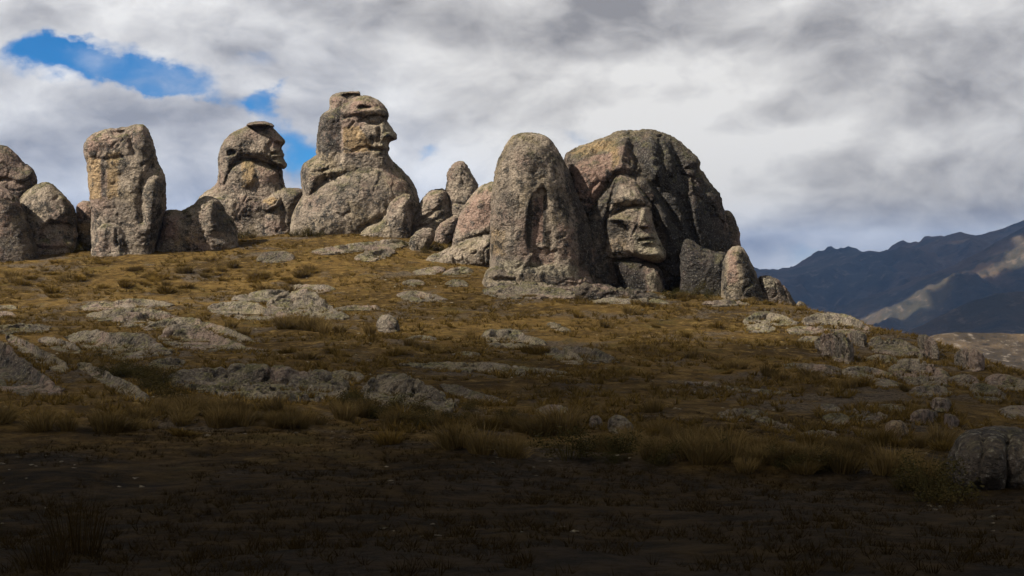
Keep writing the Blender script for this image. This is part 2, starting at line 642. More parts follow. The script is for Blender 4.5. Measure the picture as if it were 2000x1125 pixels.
M_FAR = mountain_material('far_scrub', [(0.036, 0.036, 0.028), (0.085, 0.064, 0.046), (0.150, 0.122, 0.098), (0.014, 0.018, 0.016)], 420)
M_SPUR = mountain_material('spur_scrub', [(0.036, 0.031, 0.019), (0.085, 0.058, 0.034), (0.120, 0.090, 0.062), (0.012, 0.014, 0.011)], 260)
M_NEARHILL = mountain_material('rocky_pasture', [(0.034, 0.026, 0.017), (0.075, 0.053, 0.031), (0.15, 0.125, 0.10), (0.013, 0.011, 0.008)], 22)
ridge('hills', 11800, [(300, 560), (900, 545), (1300, 538), (1420, 532), (1480, 529), (1540, 532), (1700, 535), (2300, 538), (3000, 540)], 2500, 900, 60, M_FAR, 3, 160, 60)
ridge('mountain', 6200, [(1180, 620), (1380, 560), (1440, 541), (1490, 532), (1540, 526), (1600, 509), (1638, 495), (1662, 487), (1682, 491), (1700, 486), (1722, 491), (1762, 490), (1800, 479),
                         (1850, 457), (1874, 451), (1902, 458), (1950, 447), (2000, 428), (2080, 400), (2200, 390), (2400, 430), (2700, 480)], 2300, 2200, 420, M_FAR, 21, 340, 130)
ridge('mountain', 4300, [(1480, 760), (1560, 680), (1640, 618), (1700, 585), (1760, 556), (1800, 540), (1850, 522), (1900, 497), (1950, 468), (2000, 440), (2060, 415), (2200, 390), (2500, 420), (2700, 470)],
      1500, 1300, 270, M_SPUR, 33, 300, 130)
ridge('hill', 1900, [(1500, 790), (1640, 705), (1740, 656), (1800, 632), (1850, 606), (1900, 582), (1950, 568), (2000, 563), (2080, 560), (2200, 570), (2500, 620)], 750, 700, 95, M_SPUR, 41, 240, 110, base=-300)
ridge('hill', 520, [(1500, 790), (1640, 720), (1740, 678), (1790, 658), (1830, 647), (1870, 642), (1930, 644), (2000, 645), (2100, 640), (2300, 650), (2600, 700)], 260, 200, 24, M_NEARHILL, 57, 220, 110, base=-110)


# ------------------------------------------------------------------ rocks
def smooth_poly(pts, it=2):
    p = np.array(pts, float)
    for _ in range(it):
        q = np.roll(p, -1, 0)
        p = np.stack([0.8 * p + 0.2 * q, 0.2 * p + 0.8 * q], 1).reshape(-1, 2)
    return p


def inside(P, poly):
    x, y = P[:, 0], P[:, 1]
    r = np.zeros(len(P), bool)
    a, b = poly, np.roll(poly, -1, 0)
    for (x0, y0), (x1, y1) in zip(a, b):
        if y0 == y1:
            continue
        c = ((y0 > y) != (y1 > y)) & (x < (x1 - x0) * (y - y0) / (y1 - y0) + x0)
        r ^= c
    return r


def seg_dist(P, pts, closed=False):
    pts = np.asarray(pts, float)
    a = pts if closed else pts[:-1]
    b = np.roll(pts, -1, 0) if closed else pts[1:]
    best = np.full(len(P), 1e9)
    for p0, p1 in zip(a, b):
        v = p1 - p0
        t = np.clip(((P - p0) @ v) / (v @ v + 1e-9), 0, 1)
        d = np.hypot(*(P - p0 - t[:, None] * v).T)
        best = np.minimum(best, d)
    return best


def poly_mask(P, poly, soft):
    poly = np.asarray(poly, float)
    s = np.where(inside(P, poly), 1, -1) * seg_dist(P, poly, True)
    return sstep(s, -soft, soft)


def feature_depth(P, feats):
    t = np.zeros(len(P))
    for f in feats:
        k = f[0]
        if k == 'poly':                       # outline, height in metres, softness in px
            t += f[2] * poly_mask(P, f[1], f[3])
        elif k == 'ell':                      # centre, radii, height
            _, cx, cy_, rx, ry, dep = f[:6]
            an = math.radians(f[6]) if len(f) > 6 else 0
            dx, dy = P[:, 0] - cx, P[:, 1] - cy_
            u = (dx * math.cos(an) + dy * math.sin(an)) / rx
            v = (-dx * math.sin(an) + dy * math.cos(an)) / ry
            t += dep * np.exp(-1.4 * (u * u + v * v))
        elif k == 'line':                     # polyline, depth (carved), width px
            t -= f[2] * np.exp(-(seg_dist(P, f[1]) / f[3]) ** 2)
        elif k == 'tilt':                     # metres per px in x and y about a point
            t += f[3] * (P[:, 0] - f[1]) + f[4] * (P[:, 1] - f[2])
    return t


_tmp_i = [0]


def remesh(V, Q, voxel):
    me = mesh_from('tmp', V, Q, False)
    o = bpy.data.objects.new('tmp', me)
    COL.objects.link(o)
    md = o.modifiers.new('r', 'REMESH')
    md.mode = 'VOXEL'
    md.voxel_size = voxel
    dg = bpy.context.evaluated_depsgraph_get()
    ev = o.evaluated_get(dg)
    m2 = ev.to_mesh()
    n = len(m2.vertices)
    co = np.empty(n * 3, np.float32)
    m2.vertices.foreach_get('co', co)
    npoly = len(m2.polygons)
    ls = np.empty(npoly, np.int32)
    lt = np.empty(npoly, np.int32)
    m2.polygons.foreach_get('loop_start', ls)
    m2.polygons.foreach_get('loop_total', lt)
    vi = np.empty(len(m2.loops), np.int32)
    m2.loops.foreach_get('vertex_index', vi)
    ev.to_mesh_clear()
    bpy.data.objects.remove(o)
    bpy.data.meshes.remove(me)
    q = lt == 4
    return co.reshape(-1, 3).astype(float), vi[ls[q][:, None] + np.arange(4)]


def biggest_piece(V, Q):
    par = list(range(len(V)))

    def find(i):
        while par[i] != i:
            par[i] = par[par[i]]
            i = par[i]
        return i
    for a, b, c, d_ in Q.tolist():
        a = find(a)
        for e in (b, c, d_):
            e = find(e)
            if e != a:
                par[e] = a
    r = np.array([find(i) for i in range(len(V))])
    m = np.bincount(r).argmax()
    Q = Q[r[Q[:, 0]] == m]
    u = np.unique(Q)
    rm = np.zeros(len(V), np.int64)
    rm[u] = np.arange(len(u))
    return V[u], rm[Q]


def vnormals(V, Q):
    n = np.cross(V[Q[:, 2]] - V[Q[:, 0]], V[Q[:, 3]] - V[Q[:, 1]])
    N = np.zeros_like(V)
    qi = Q.T.ravel()
    for c in range(3):
        N[:, c] = np.bincount(qi, np.tile(n[:, c], 4), len(V))
    return N / (np.linalg.norm(N, axis=1)[:, None] + 1e-12)


def rock_geo(outline, Y0, R, w, feats=(), step=2.0, Rb=None, smooth=2, pw=2.0):
    poly = smooth_poly(outline, smooth)
    x0, y0 = poly.min(0) - step
    x1, y1 = poly.max(0) + step
    gx = np.arange(x0, x1 + step, step)
    gy = np.arange(y0, y1 + step, step)
    X, Y = np.meshgrid(gx, gy)
    P = np.c_[X.ravel(), Y.ravel()]
    ins = inside(P, poly)
    d = np.zeros(len(P))
    d[ins] = seg_dist(P[ins], poly, True)
    s = np.clip(d / w, 0, 1)
    prof = (1 - (1 - s) ** pw) ** (1 / pw)
    t = R * prof
    if len(feats):
        t[ins] += feature_depth(P[ins], feats) * np.clip(s[ins] * 4, 0, 1)
    t = np.maximum(t, 0.02)
    tb = (Rb or R) * prof + 0.02
    nx, ny = len(gx), len(gy)
    idx = np.arange(nx * ny).reshape(ny, nx)
    quad = np.stack([idx[:-1, :-1], idx[1:, :-1], idx[1:, 1:], idx[:-1, 1:]], -1).reshape(-1, 4)
    quad = quad[ins[quad].all(1)]
    used = np.unique(quad)
    remap = -np.ones(nx * ny, np.int64)
    remap[used] = np.arange(len(used))
    quad = remap[quad]
    Pu = P[used]
    Yd = Y0(Pu) if callable(Y0) else Y0
    df = Yd - t[used]
    db = Yd + tb[used]
    Vf = np.c_[(Pu[:, 0] - 1000) / F * df, df, ZC - (Pu[:, 1] - HY) / F * df]
    Vb = np.c_[(Pu[:, 0] - 1000) / F * db, db, ZC - (Pu[:, 1] - HY) / F * db]
    nv = len(used)
    e = np.concatenate([quad[:, [k, (k + 1) % 4]] for k in range(4)])
    key = np.sort(e, 1)
    key = key[:, 0] * nv + key[:, 1]
    _, inv, cnt = np.unique(key, return_inverse=True, return_counts=True)
    be = e[cnt[inv] == 1]
    side = np.c_[be[:, 1], be[:, 0], be[:, 0] + nv, be[:, 1] + nv]
    Q = np.r_[quad, quad[:, ::-1] + nv, side]
    return np.r_[Vf, Vb], Q


def roughen(V, Q, lump=0.17, chunk=0.10, strata=0.0, crack=0.0, seed=0, lump_s=2.6, chunk_s=0.48, crack_s=2.6, fine=0.05, facet=0.05, joint=0.13, flute=0.06):
    N = vnormals(V, Q)
    wv = np.stack([gnoise(V / 1.1, seed + 30), gnoise(V / 1.1, seed + 31), gnoise(V / 1.1, seed + 32)], -1)
    d = lump * fbm(V / lump_s, 3, 0.5, seed)
    f1, f2, idn = worley((V + 0.25 * wv) / chunk_s, seed + 3)
    d += chunk * (0.55 - f1) * (0.35 + 0.65 * sstep(gnoise(V / 2.0, seed + 8), -0.25, 0.25))
    d += chunk * 0.35 * (JIT[idn][:, 0] - 0.5) * sstep(f2 - f1, 0, 0.12)
    d += fine * fbm(V / 0.42, 3, 0.6, seed + 6)
    g1, g2, gi = worley((V * (1, 1, 0.85) + 0.6 * wv) / 2.1, seed + 21)
    d += facet * (JIT[gi][:, 1] - 0.5) * sstep(g2 - g1, 0, 0.10)
    d += flute * fbm(V * (0.9, 0.9, 0.13), 2, 0.55, seed + 40)
    d -= joint * np.exp(-((g2 - g1) * 2.1 / 0.12) ** 2) * sstep(gnoise(V / 2.6, seed + 29), -0.05, 0.2)
    if strata:
        q = V + 0.35 * wv
        d += strata * fbm(q * (0.5, 0.5, 2.6), 3, 0.6, seed + 12, ridged=True)
    if crack:
        c1, c2, _ = worley((V + 0.6 * wv) / crack_s, seed + 17)
        d -= crack * np.exp(-((c2 - c1) * crack_s / 0.16) ** 2)
    return V + N * d[:, None]


def make_rock(name, outline, Y0, R, w, mat, parent=None, base=None, feats=(), stains_shade=(), voxel=0.115, step=2.0, Rb=None, smooth=2, pw=2.0, **rk):
    V, Q = rock_geo(outline, Y0, R, w, feats, step, Rb, smooth, pw)
    V, Q = remesh(V, Q, voxel)
    # nothing is kept of what lies deep in the earth
    keep = V[:, 2] > hill(V[:, 0], V[:, 1], False) - 0.75
    if not keep.all():
        Q = Q[keep[Q].any(1)]
        u = np.unique(Q)
        rm = np.zeros(len(V), np.int64)
        rm[u] = np.arange(len(u))
        V, Q = V[u], rm[Q]
    if callable(Y0):
        V, Q = biggest_piece(V, Q)
    px = np.c_[1000 + F * V[:, 0] / V[:, 1], HY - F * (V[:, 2] - ZC) / V[:, 1]]
    V = roughen(V, Q, **rk)
    if base is None:
        base = (V[:, 0].mean(), V[:, 1].mean(), V[:, 2].min())
    me = mesh_from(name, V - np.array(base), Q)
    st = np.zeros((len(V), 4), np.float32)
    for ch, poly, soft, amt in stains_shade:
        k = 'opdw'.index(ch)                       # ochre, pink, dark marks and painted shade, whitish
        st[:, k] = np.maximum(st[:, k], amt * poly_mask(px, poly, soft))
    ca = me.attributes.new('stain', 'FLOAT_COLOR', 'POINT')
    ca.data.foreach_set('color', st.ravel())
    if parent is None:
        return link(name, me, mat, None, base)
    return link(name, me, mat, parent, (0, 0, 0))


def thing(name, loc, label, cat, group=None):
    o = bpy.data.objects.new(name, None)
    COL.objects.link(o)
    o.location = loc
    o.empty_display_size = 0.5
    return tag(o, label, cat, group)


def base_at(px, py, R):
    """where a rock whose front foot is at that pixel has its middle plane"""
    return float(ground_at(px, py, GMF)) + R


BIG = 'great standing rocks along the hilltop'

# --- tall flat-topped slab
Y0 = base_at(250, 497, 2.6)
make_rock('standing_rock', [(174, 388), (171, 362), (171, 334), (168, 311), (162, 297), (161.5, 285), (168, 271), (182, 260), (205, 252), (225, 250), (250, 249), (262, 244), (276, 242), (284, 246),
                            (293, 263), (301, 280), (305, 297), (307, 319.5), (316, 332), (323, 348), (325, 376), (325.5, 408), (318, 425), (314, 445), (308, 464), (301, 484), (300, 530), (200, 535), (178, 500), (177, 420)],
          Y0, 2.6, 38, M_ROCK, voxel=0.10, step=1.8, pw=2.6, seed=1, chunk=0.10, strata=0.05,
          feats=[('poly', [(209, 253), (247, 254), (240, 263), (222, 266)], -1.0, 2), ('line', [(300, 330), (285, 350), (275, 380), (280, 430)], 0.5, 10), ('ell', 295, 400, 22, 60, 0.5),
                 ('line', [(253, 250), (256, 275), (262, 300)], 0.45, 6), ('ell', 285, 275, 16, 30, 0.35), ('line', [(180, 308), (205, 312), (240, 306)], 0.2, 3)],
          stains_shade=[('o', [(170, 306), (196, 310), (198, 388), (172, 390)], 6, 1), ('o', [(206, 300), (236, 290), (232, 385), (210, 390)], 7, .8), ('d', [(196, 305), (205, 305), (208, 385), (198, 385)], 4, .7),
                  ('d', [(255, 245), (300, 262), (308, 330), (262, 330)], 12, .6), ('d', [(280, 350), (326, 350), (320, 470), (285, 480)], 14, .7), ('p', [(172, 262), (210, 256), (230, 290), (170, 300)], 8, .7)])  # dark patches paint the shade of the right third
tag(bpy.context.scene.objects['standing_rock'], 'tall flat-topped stone pillar with ochre streaks and a notch in its top', 'rock', BIG)

# --- stone just behind it
R = 1.2
tag(make_rock('leaning_rock', [(149, 402), (159, 393), (173, 391), (190, 400), (195, 480), (190, 510), (150, 510), (148, 440)], base_at(165, 488, R) + 0.8, R, 18, M_ROCK, seed=2, strata=.08, voxel=.1,
              stains_shade=[('p', [(149, 395), (182, 395), (182, 430), (149, 430)], 5, .9), ('o', [(152, 436), (176, 436), (176, 458), (152, 458)], 4, 1)]),
    'low pinkish rock wedged between the rounded boulder and the flat-topped pillar', 'rock', BIG)

# --- stump in front of the slab
R = 1.3
tag(make_rock('stump_rock', [(182, 465), (185, 447), (196, 437.5), (213, 432), (233, 435), (243, 443), (248, 462), (250, 482), (251, 525), (176, 528), (178, 485)], base_at(212, 501, R), R, 26, M_ROCK, seed=3, voxel=.09,
              feats=[('poly', [(208, 445), (240, 447), (246, 490), (205, 492)], -0.25, 8), ('line', [(226, 450), (228, 480)], .2, 3)], stains_shade=[('d', [(224, 442), (230, 442), (231, 480), (226, 480)], 3, .8)]),
    'small squat rock with a rounded top at the foot of the flat-topped pillar', 'rock', BIG)

# --- left group
R = 3.2
tag(make_rock('domed_rock', [(-70, 330), (-40, 292), (-15, 280), (0, 281), (17, 287), (31, 300), (45, 317), (58, 324), (68, 334), (73, 345), (74, 356), (72, 372), (66, 400), (60, 540), (-70, 540)], base_at(20, 500, R) + 5, R, 46, M_DARK, seed=4,
              feats=[('line', [(-20, 352), (12, 350), (40, 357), (66, 350)], .5, 4), ('ell', 38, 352, 20, 7, .5), ('ell', 60, 336, 10, 12, .5), ('line', [(45, 318), (52, 340)], .3, 3)]),
    'dark domed rock at the photo\'s edge rising behind the other boulders', 'rock', BIG)
R = 2.4
tag(make_rock('rounded_rock', [(37, 393), (43, 382), (60, 365), (77, 356), (91, 354), (105, 359), (122, 374), (134, 388), (142, 399), (148, 410), (150, 436), (151, 462), (150, 480), (148, 530), (40, 530), (34, 440)], base_at(110, 497, R), R, 44, M_ROCK, seed=5,
              feats=[('poly', [(76, 468), (84, 444), (99, 432), (125, 435), (141, 440), (142, 470), (118, 470), (95, 468)], -0.75, 3.5), ('ell', 118, 418, 12, 10, .35), ('line', [(80, 470), (110, 474), (148, 470)], .35, 3), ('line', [(70, 484), (110, 488), (146, 482)], .3, 3)],
              stains_shade=[('w', [(95, 445), (135, 445), (138, 466), (90, 464)], 5, .5), ('p', [(80, 470), (140, 470), (140, 488), (80, 490)], 5, .6), ('d', [(120, 380), (150, 410), (151, 450), (132, 440)], 8, .8)]),  # dark patch paints shade on the right flank
    'rounded boulder with a shallow cave-like hollow in its lower half', 'rock', BIG)
R = 2.6
tag(make_rock('sloping_rock', [(-80, 380), (-40, 362), (-15, 358), (0, 361), (14, 368), (26, 379), (37, 393), (48, 416), (60, 442), (68, 467), (77, 493), (84, 545), (-80, 550)], base_at(30, 511, R), R, 50, M_DARK, seed=6,
              stains_shade=[('p', [(-20, 380), (20, 380), (30, 460), (-20, 480)], 14, .5)]),
    'dark steep-sided rock cut off by the photo\'s edge, in front of its group', 'rock', BIG)

# --- low twin-humped rock
R = 2.3
tag(make_rock('humped_rock', [(297, 490), (306, 473), (311, 459), (313, 436), (318, 419), (330, 412), (344, 410), (354, 415), (367, 406), (381, 399), (387, 389), (401, 382), (412, 381.5), (426.5, 388), (435, 402), (443.5, 419), (455, 427.5),
                              (461, 445), (463, 470), (466, 500), (420, 512), (340, 520), (292, 515)], base_at(385, 487, R) - 2.0, R, 40, M_ROCK, seed=7, strata=.14, chunk=.14, voxel=.1,
              feats=[('line', [(354, 414), (357, 440), (352, 470)], .35, 6), ('line', [(388, 392), (400, 384), (420, 388)], .3, 3), ('line', [(425, 400), (430, 440)], .5, 6), ('ell', 410, 430, 16, 40, .4), ('line', [(445, 425), (447, 460)], .3, 4)],
              stains_shade=[('d', [(410, 390), (440, 400), (460, 440), (455, 465), (415, 455)], 12, .7), ('p', [(315, 430), (350, 420), (350, 470), (310, 475)], 10, .7), ('o', [(345, 455), (395, 450), (392, 480), (330, 486)], 8, .5)]),  # dark patch paints the unlit right part
    'low twin-humped layered rock between the flat-topped pillar and the capped head', 'rock', BIG)

# --- capped head looking up to the side
R = 3.0
Y0 = base_at(490, 462, R) + 1.0
hb = on_ground(490, 462)
h1 = thing('head_shaped_rock', (hb[0], Y0, hb[2] - .5), 'head-shaped rock in profile wearing a thin flat cap of stone', 'rock formation', BIG)
bb = tuple(h1.location)
make_rock('torso', [(366, 500), (372, 430), (378, 405), (386, 387), (399, 375), (417, 364), (425, 352), (426, 330), (428, 308), (470, 296), (520, 308), (553, 328), (553, 347), (556, 360), (558, 366), (575, 382), (580, 410), (576, 440), (570, 500)],
          Y0, R, 50, M_ROCK, h1, bb, seed=8, chunk=.09, voxel=.09, step=1.6,
          feats=[('poly', [(473, 305), (496, 310), (498, 362), (476, 366)], .35, 6), ('line', [(427, 355), (445, 335), (460, 318)], .3, 4), ('ell', 470, 400, 60, 26, .5), ('ell', 450, 335, 22, 26, .45)],
          stains_shade=[('o', [(470, 312), (497, 314), (499, 362), (474, 366)], 6, .95), ('p', [(500, 318), (550, 334), (552, 360), (505, 362)], 8, .6), ('o', [(428, 340), (442, 330), (436, 352), (426, 352)], 4, .7)])
make_rock('head', [(427, 338), (425, 318), (425, 305), (429.5, 287), (438.6, 272), (454, 258), (472, 251), (481, 246), (500, 241), (533, 242), (533, 250), (539, 256), (549, 265.6), (555, 272), (557.5, 276.8), (555, 281.6), (549.2, 286), (548.6, 290.4),
                   (552, 296), (551, 298.5), (555, 302), (552.4, 308.5), (556, 314), (560.5, 320), (560, 326), (555, 331), (545, 329), (533, 325), (515, 319), (500, 315), (472, 313), (462, 330), (452, 350), (438, 368), (428, 362)],
          Y0 + .05, R + .05, 26, M_ROCK, h1, bb, pw=2.6, seed=9, facet=.06, joint=.08, flute=.03, chunk=.12, lump=.15, voxel=.075, step=1.2, smooth=1,
          feats=[('poly', [(492, 248), (520, 247), (517, 256), (500, 258)], -.75, 2.5), ('ell', 541, 279, 5, 4, -.9), ('ell', 545, 274, 9, 6, .35), ('line', [(531, 299.5), (542, 297.5), (553, 298)], .6, 1.6),
                 ('ell', 543, 304, 10, 3.5, .35), ('ell', 540, 293, 10, 3.5, .28), ('line', [(532, 274), (526, 284), (524, 296)], .3, 3.5), ('ell', 548, 320, 11, 7, .4), ('ell', 512, 285, 18, 18, .3), ('poly', [(444, 296), (452, 292), (461, 296), (458, 302), (446, 304)], -.55, 2.5), ('line', [(530, 250), (536, 262)], .25, 3)],
          stains_shade=[('d', [(425, 300), (440, 280), (470, 300), (440, 318)], 8, .5), ('w', [(515, 300), (552, 306), (556, 322), (520, 312)], 5, .5), ('p', [(525, 262), (552, 270), (550, 290), (524, 290)], 5, .6)])
make_rock('cap', [(480, 247), (481.5, 241.5), (489.6, 238.5), (505.6, 236), (523, 238), (533, 242.5), (536.3, 246.5), (533, 250), (515, 247.5), (495, 248.5)], Y0 - 1.0, 2.9, 7, M_DARK, h1, bb, seed=10, facet=.06, joint=.08, flute=.03, lump=.05, chunk=.05, voxel=.07, step=1.0, smooth=1)

R = 2.0
tag(make_rock('knob_rock', [(506, 396), (514, 382), (524, 374), (541, 368.5), (558, 365.5), (577.6, 366), (591, 369), (596, 377), (590, 400), (584, 420), (578, 440), (572, 500), (512, 500), (507, 430)], base_at(545, 459, R) + .4, R, 30, M_ROCK, seed=11, voxel=.09,
              feats=[('poly', [(506, 392), (530, 381), (548, 386), (540, 405), (520, 414), (506, 408)], .45, 3), ('line', [(505, 406), (520, 416), (545, 404)], .4, 3), ('line', [(548, 386), (552, 420), (556, 445)], .3, 5)],
              stains_shade=[('o', [(508, 394), (530, 384), (546, 388), (532, 402)], 4, .8), ('d', [(550, 368), (592, 370), (570, 410), (552, 400)], 8, .6)]),  # dark patch paints the shadow lying on the knob
    'rounded rock knob wedged between the two head-shaped rocks', 'rock', BIG)

# --- the great head in profile
R = 4.2
Y0 = base_at(660, 459, R)
hb = on_ground(660, 459)
h2 = thing('head_shaped_rock', (hb[0], Y0, hb[2] - .5), 'tallest head-shaped rock in profile with big nose, brow and broad shoulders', 'rock formation', BIG)
bb = tuple(h2.location)
make_rock('torso', [(560, 510), (564, 460), (568, 425), (575, 405), (586, 388), (600, 366), (617, 350), (640, 334), (660, 318), (673, 308), (689, 299), (707, 295), (728, 297), (745, 300), (759, 303), (766, 312), (774, 321), (789, 334), (801, 347),
                    (812, 366), (818, 384), (821, 396), (820, 420), (816, 450), (812, 505)], Y0, R, 84, M_ROCK, h2, bb, seed=12, lump=.14, chunk=.08, voxel=.1, step=1.8,
          feats=[('ell', 690, 390, 80, 50, .4), ('line', [(704, 447), (725, 437), (745, 424)], .5, 4)],
          stains_shade=[('d', [(600, 380), (700, 330), (760, 380), (720, 440), (610, 440)], 30, .42), ('p', [(740, 320), (780, 335), (810, 380), (770, 390)], 12, .6), ('w', [(660, 445), (750, 440), (740, 462), (640, 462)], 6, .4)])
make_rock('head', [(618, 340), (617, 303), (617, 289), (619, 271), (622, 253), (624, 238), (627, 226), (635, 219), (644, 214), (655, 205), (672, 196), (690, 190), (703, 187), (714, 185.7), (726.4, 189), (738.8, 194.6), (749.8, 203.6), (757.4, 216), (760.4, 225.6),
                   (759, 232.5), (756.3, 236.5), (761.5, 244.2), (769, 253.9), (775.3, 262.8), (776.3, 269), (772, 274.5), (761, 277.6), (759.4, 284.9), (762, 290), (760, 296), (758.5, 299), (761.5, 306), (768, 318), (760, 345), (640, 355)],
          Y0 - .4, 2.9, 28, M_ROCK, h2, bb, pw=2.5, seed=13, facet=.06, joint=.08, flute=.03, lump=.12, chunk=.13, voxel=.075, step=1.2, smooth=1,
          feats=[('poly', [(600, 190), (668, 196), (668, 330), (600, 340)], -.45, 3), ('poly', [(701, 236.6), (706, 229), (722, 223.5), (741.6, 223), (757, 228), (757, 236), (746, 240), (736, 245), (721, 243), (711, 238)], -.6, 2.6),
                 ('ell', 728, 234.5, 10, 4.5, .55), ('line', [(719, 240), (728, 242.5), (738, 241)], .2, 1.5), ('poly', [(697, 210), (704, 205), (716, 207), (728, 209.5), (714, 212), (703, 214)], -.7, 1.8),
                 ('poly', [(743, 244), (752, 238), (758, 238), (772, 258), (776, 272), (760, 276), (746, 274), (743, 262)], .5, 3), ('ell', 752, 266, 8, 8, .45), ('ell', 758, 272.5, 8, 3.5, -1.15), ('line', [(745, 262), (753, 257), (764, 255)], .2, 1.6),
                 ('line', [(741, 248), (742, 262), (738, 276)], .35, 3), ('ell', 750, 284, 14, 5, .4), ('line', [(722, 290), (735, 292.5), (748, 293.5), (762, 293)], .75, 2.3),
                 ('line', [(672, 232), (690, 226), (706, 228)], .25, 2), ('line', [(682, 250), (692, 238)], .3, 2), ('line', [(689, 296), (704, 288), (720, 287)], .25, 2), ('ell', 715, 264, 20, 14, .25), ('ell', 716, 217, 40, 5, .3, -4)],
          stains_shade=[('o', [(669, 248), (700, 246), (716, 268), (726, 284), (722, 296), (672, 298)], 6, 1), ('d', [(620, 225), (668, 205), (668, 300), (618, 300)], 7, .75), ('w', [(744, 242), (758, 240), (774, 262), (760, 276), (756, 292), (742, 288)], 4, .8),
                  ('p', [(690, 190), (735, 195), (752, 210), (700, 222), (676, 225)], 6, .7), ('d', [(740, 214), (762, 218), (760, 234), (744, 230)], 4, .5)])
make_rock('topknot', [(642, 222), (643, 195), (643.7, 190), (650.6, 184), (664.4, 179.3), (684, 177.7), (699, 178), (704.5, 180.8), (704.5, 188), (700, 200), (680, 214), (660, 226)], Y0 - .2, 1.9, 17, M_ROCK, h2, bb, seed=14, facet=.06, joint=.08, flute=.03, lump=.1, chunk=.1, voxel=.075, step=1.2, smooth=1,
          feats=[('poly', [(666, 186), (680, 182.5), (700, 182), (703, 188), (690, 194), (678, 195)], -.9, 2)], stains_shade=[('d', [(668, 184), (704, 181), (700, 194), (676, 196)], 3, .6), ('p', [(645, 190), (664, 186), (668, 210), (645, 212)], 5, .6)])  # dark patch paints shade into the undercut
make_rock('nape', [(592, 390), (588, 360), (587, 345), (589, 330), (593, 319), (604, 312), (617, 303), (640, 299), (668, 300), (676, 306), (668, 330), (640, 360), (610, 395)], Y0 + .35, 3.3, 30, M_ROCK, h2, bb, seed=15, voxel=.085, step=1.4, chunk=.09,
          feats=[('line', [(606, 337), (630, 335), (650, 325), (666, 314)], .22, 3)], stains_shade=[('d', [(587, 340), (600, 320), (600, 370)], 5, .7), ('p', [(600, 345), (625, 340), (612, 360)], 5, .6)])

R = 1.6
tag(make_rock('prop_rock', [(700, 470), (704, 452), (717, 441), (735, 436), (753, 426), (759, 402), (768, 390), (783, 380.6), (795, 377), (806, 382), (809, 393), (806, 417), (802, 447), (800, 490), (705, 492)], base_at(770, 463, R), R, 26, M_ROCK, seed=16, strata=.08, voxel=.09,
              feats=[('line', [(706, 448), (730, 440), (752, 428)], .2, 3)], stains_shade=[('w', [(715, 442), (750, 432), (750, 452), (712, 454)], 5, .5)]),
    'narrow leaning rock propped against the tallest head\'s chest', 'rock', BIG)

# --- spire and its neighbours
R = 1.9
tag(make_rock('spire_rock', [(866, 440), (868, 380), (869.6, 365), (871, 345.6), (874, 333), (882, 321.6), (892, 316), (901.6, 314), (909.6, 320), (917.6, 333), (925.6, 344), (933.6, 357), (938, 380), (936, 450), (925, 480), (866, 480)], base_at(880, 462, R) + .5, R, 32, M_ROCK, seed=17, voxel=.09, chunk=.15, strata=.06,
              feats=[('tilt', 900, 380, .006, 0), ('line', [(868, 372), (880, 395), (905, 400)], .2, 3)]),
    'pointed spire-shaped rock beside the pinkish one', 'rock', BIG)
R = 1.7
tag(make_rock('shoulder_rock', [(797, 470), (797.6, 448), (801, 432), (810, 416), (818, 400), (828, 384), (841, 373), (857, 368), (872, 372), (880, 400), (876, 440), (860, 480), (800, 490)], base_at(835, 462, R), R, 28, M_ROCK, seed=18, strata=.16, chunk=.12, voxel=.09,
              feats=[('line', [(815, 436), (840, 420), (868, 398)], .4, 3), ('line', [(806, 446), (835, 440), (866, 420)], .3, 2.5)]),
    'slanting layered rock leaning against the pointed spire', 'rock', BIG)
R = 1.0
tag(make_rock('egg_rock', [(847, 466), (852, 447), (862, 435), (875, 427), (889, 421), (896, 432), (890, 455), (880, 470), (868, 490), (848, 490)], base_at(865, 476, R), R, 15, M_ROCK, seed=19, voxel=.08, strata=.1), 'small egg-shaped rock below the pointed spire', 'rock', BIG)
R = .9
tag(make_rock('layered_rock', [(798, 492), (800, 465), (812, 452), (828, 445), (845, 446), (850, 460), (842, 478), (826, 500), (806, 512)], base_at(822, 489, R), R, 14, M_ROCK, seed=20, voxel=.08, strata=.2), 'small cracked layered rock under the slanting shoulder rock', 'rock', BIG)
R = 2.4
tag(make_rock('pinkish_rock', [(880, 520), (884, 470), (889, 451), (898, 422), (908, 400), (921, 381), (937, 365), (953, 356), (972, 353), (990, 370), (995, 450), (990, 520)], base_at(920, 506, R) + 1.5, R, 44, M_ROCK, seed=21, chunk=.13,
              feats=[('line', [(886, 476), (920, 464), (958, 455)], .45, 2.5)], stains_shade=[('p', [(890, 440), (925, 380), (960, 360), (960, 440), (900, 460)], 12, .95)]),
    'pinkish half-dome rock leaning on the tall niched rock', 'rock', BIG)
R = 1.8
tag(make_rock('ledge_rock', [(822, 520), (830, 508), (838, 499), (857, 492), (886, 478), (924, 466), (960, 457), (972, 480), (970, 530), (900, 540), (840, 535)], base_at(890, 516, R), R, 26, M_ROCK, seed=22, strata=.12, voxel=.09, crack=.2, crack_s=1.8), 'wedge of jointed rock sloping below the pinkish half-dome', 'rock', BIG)

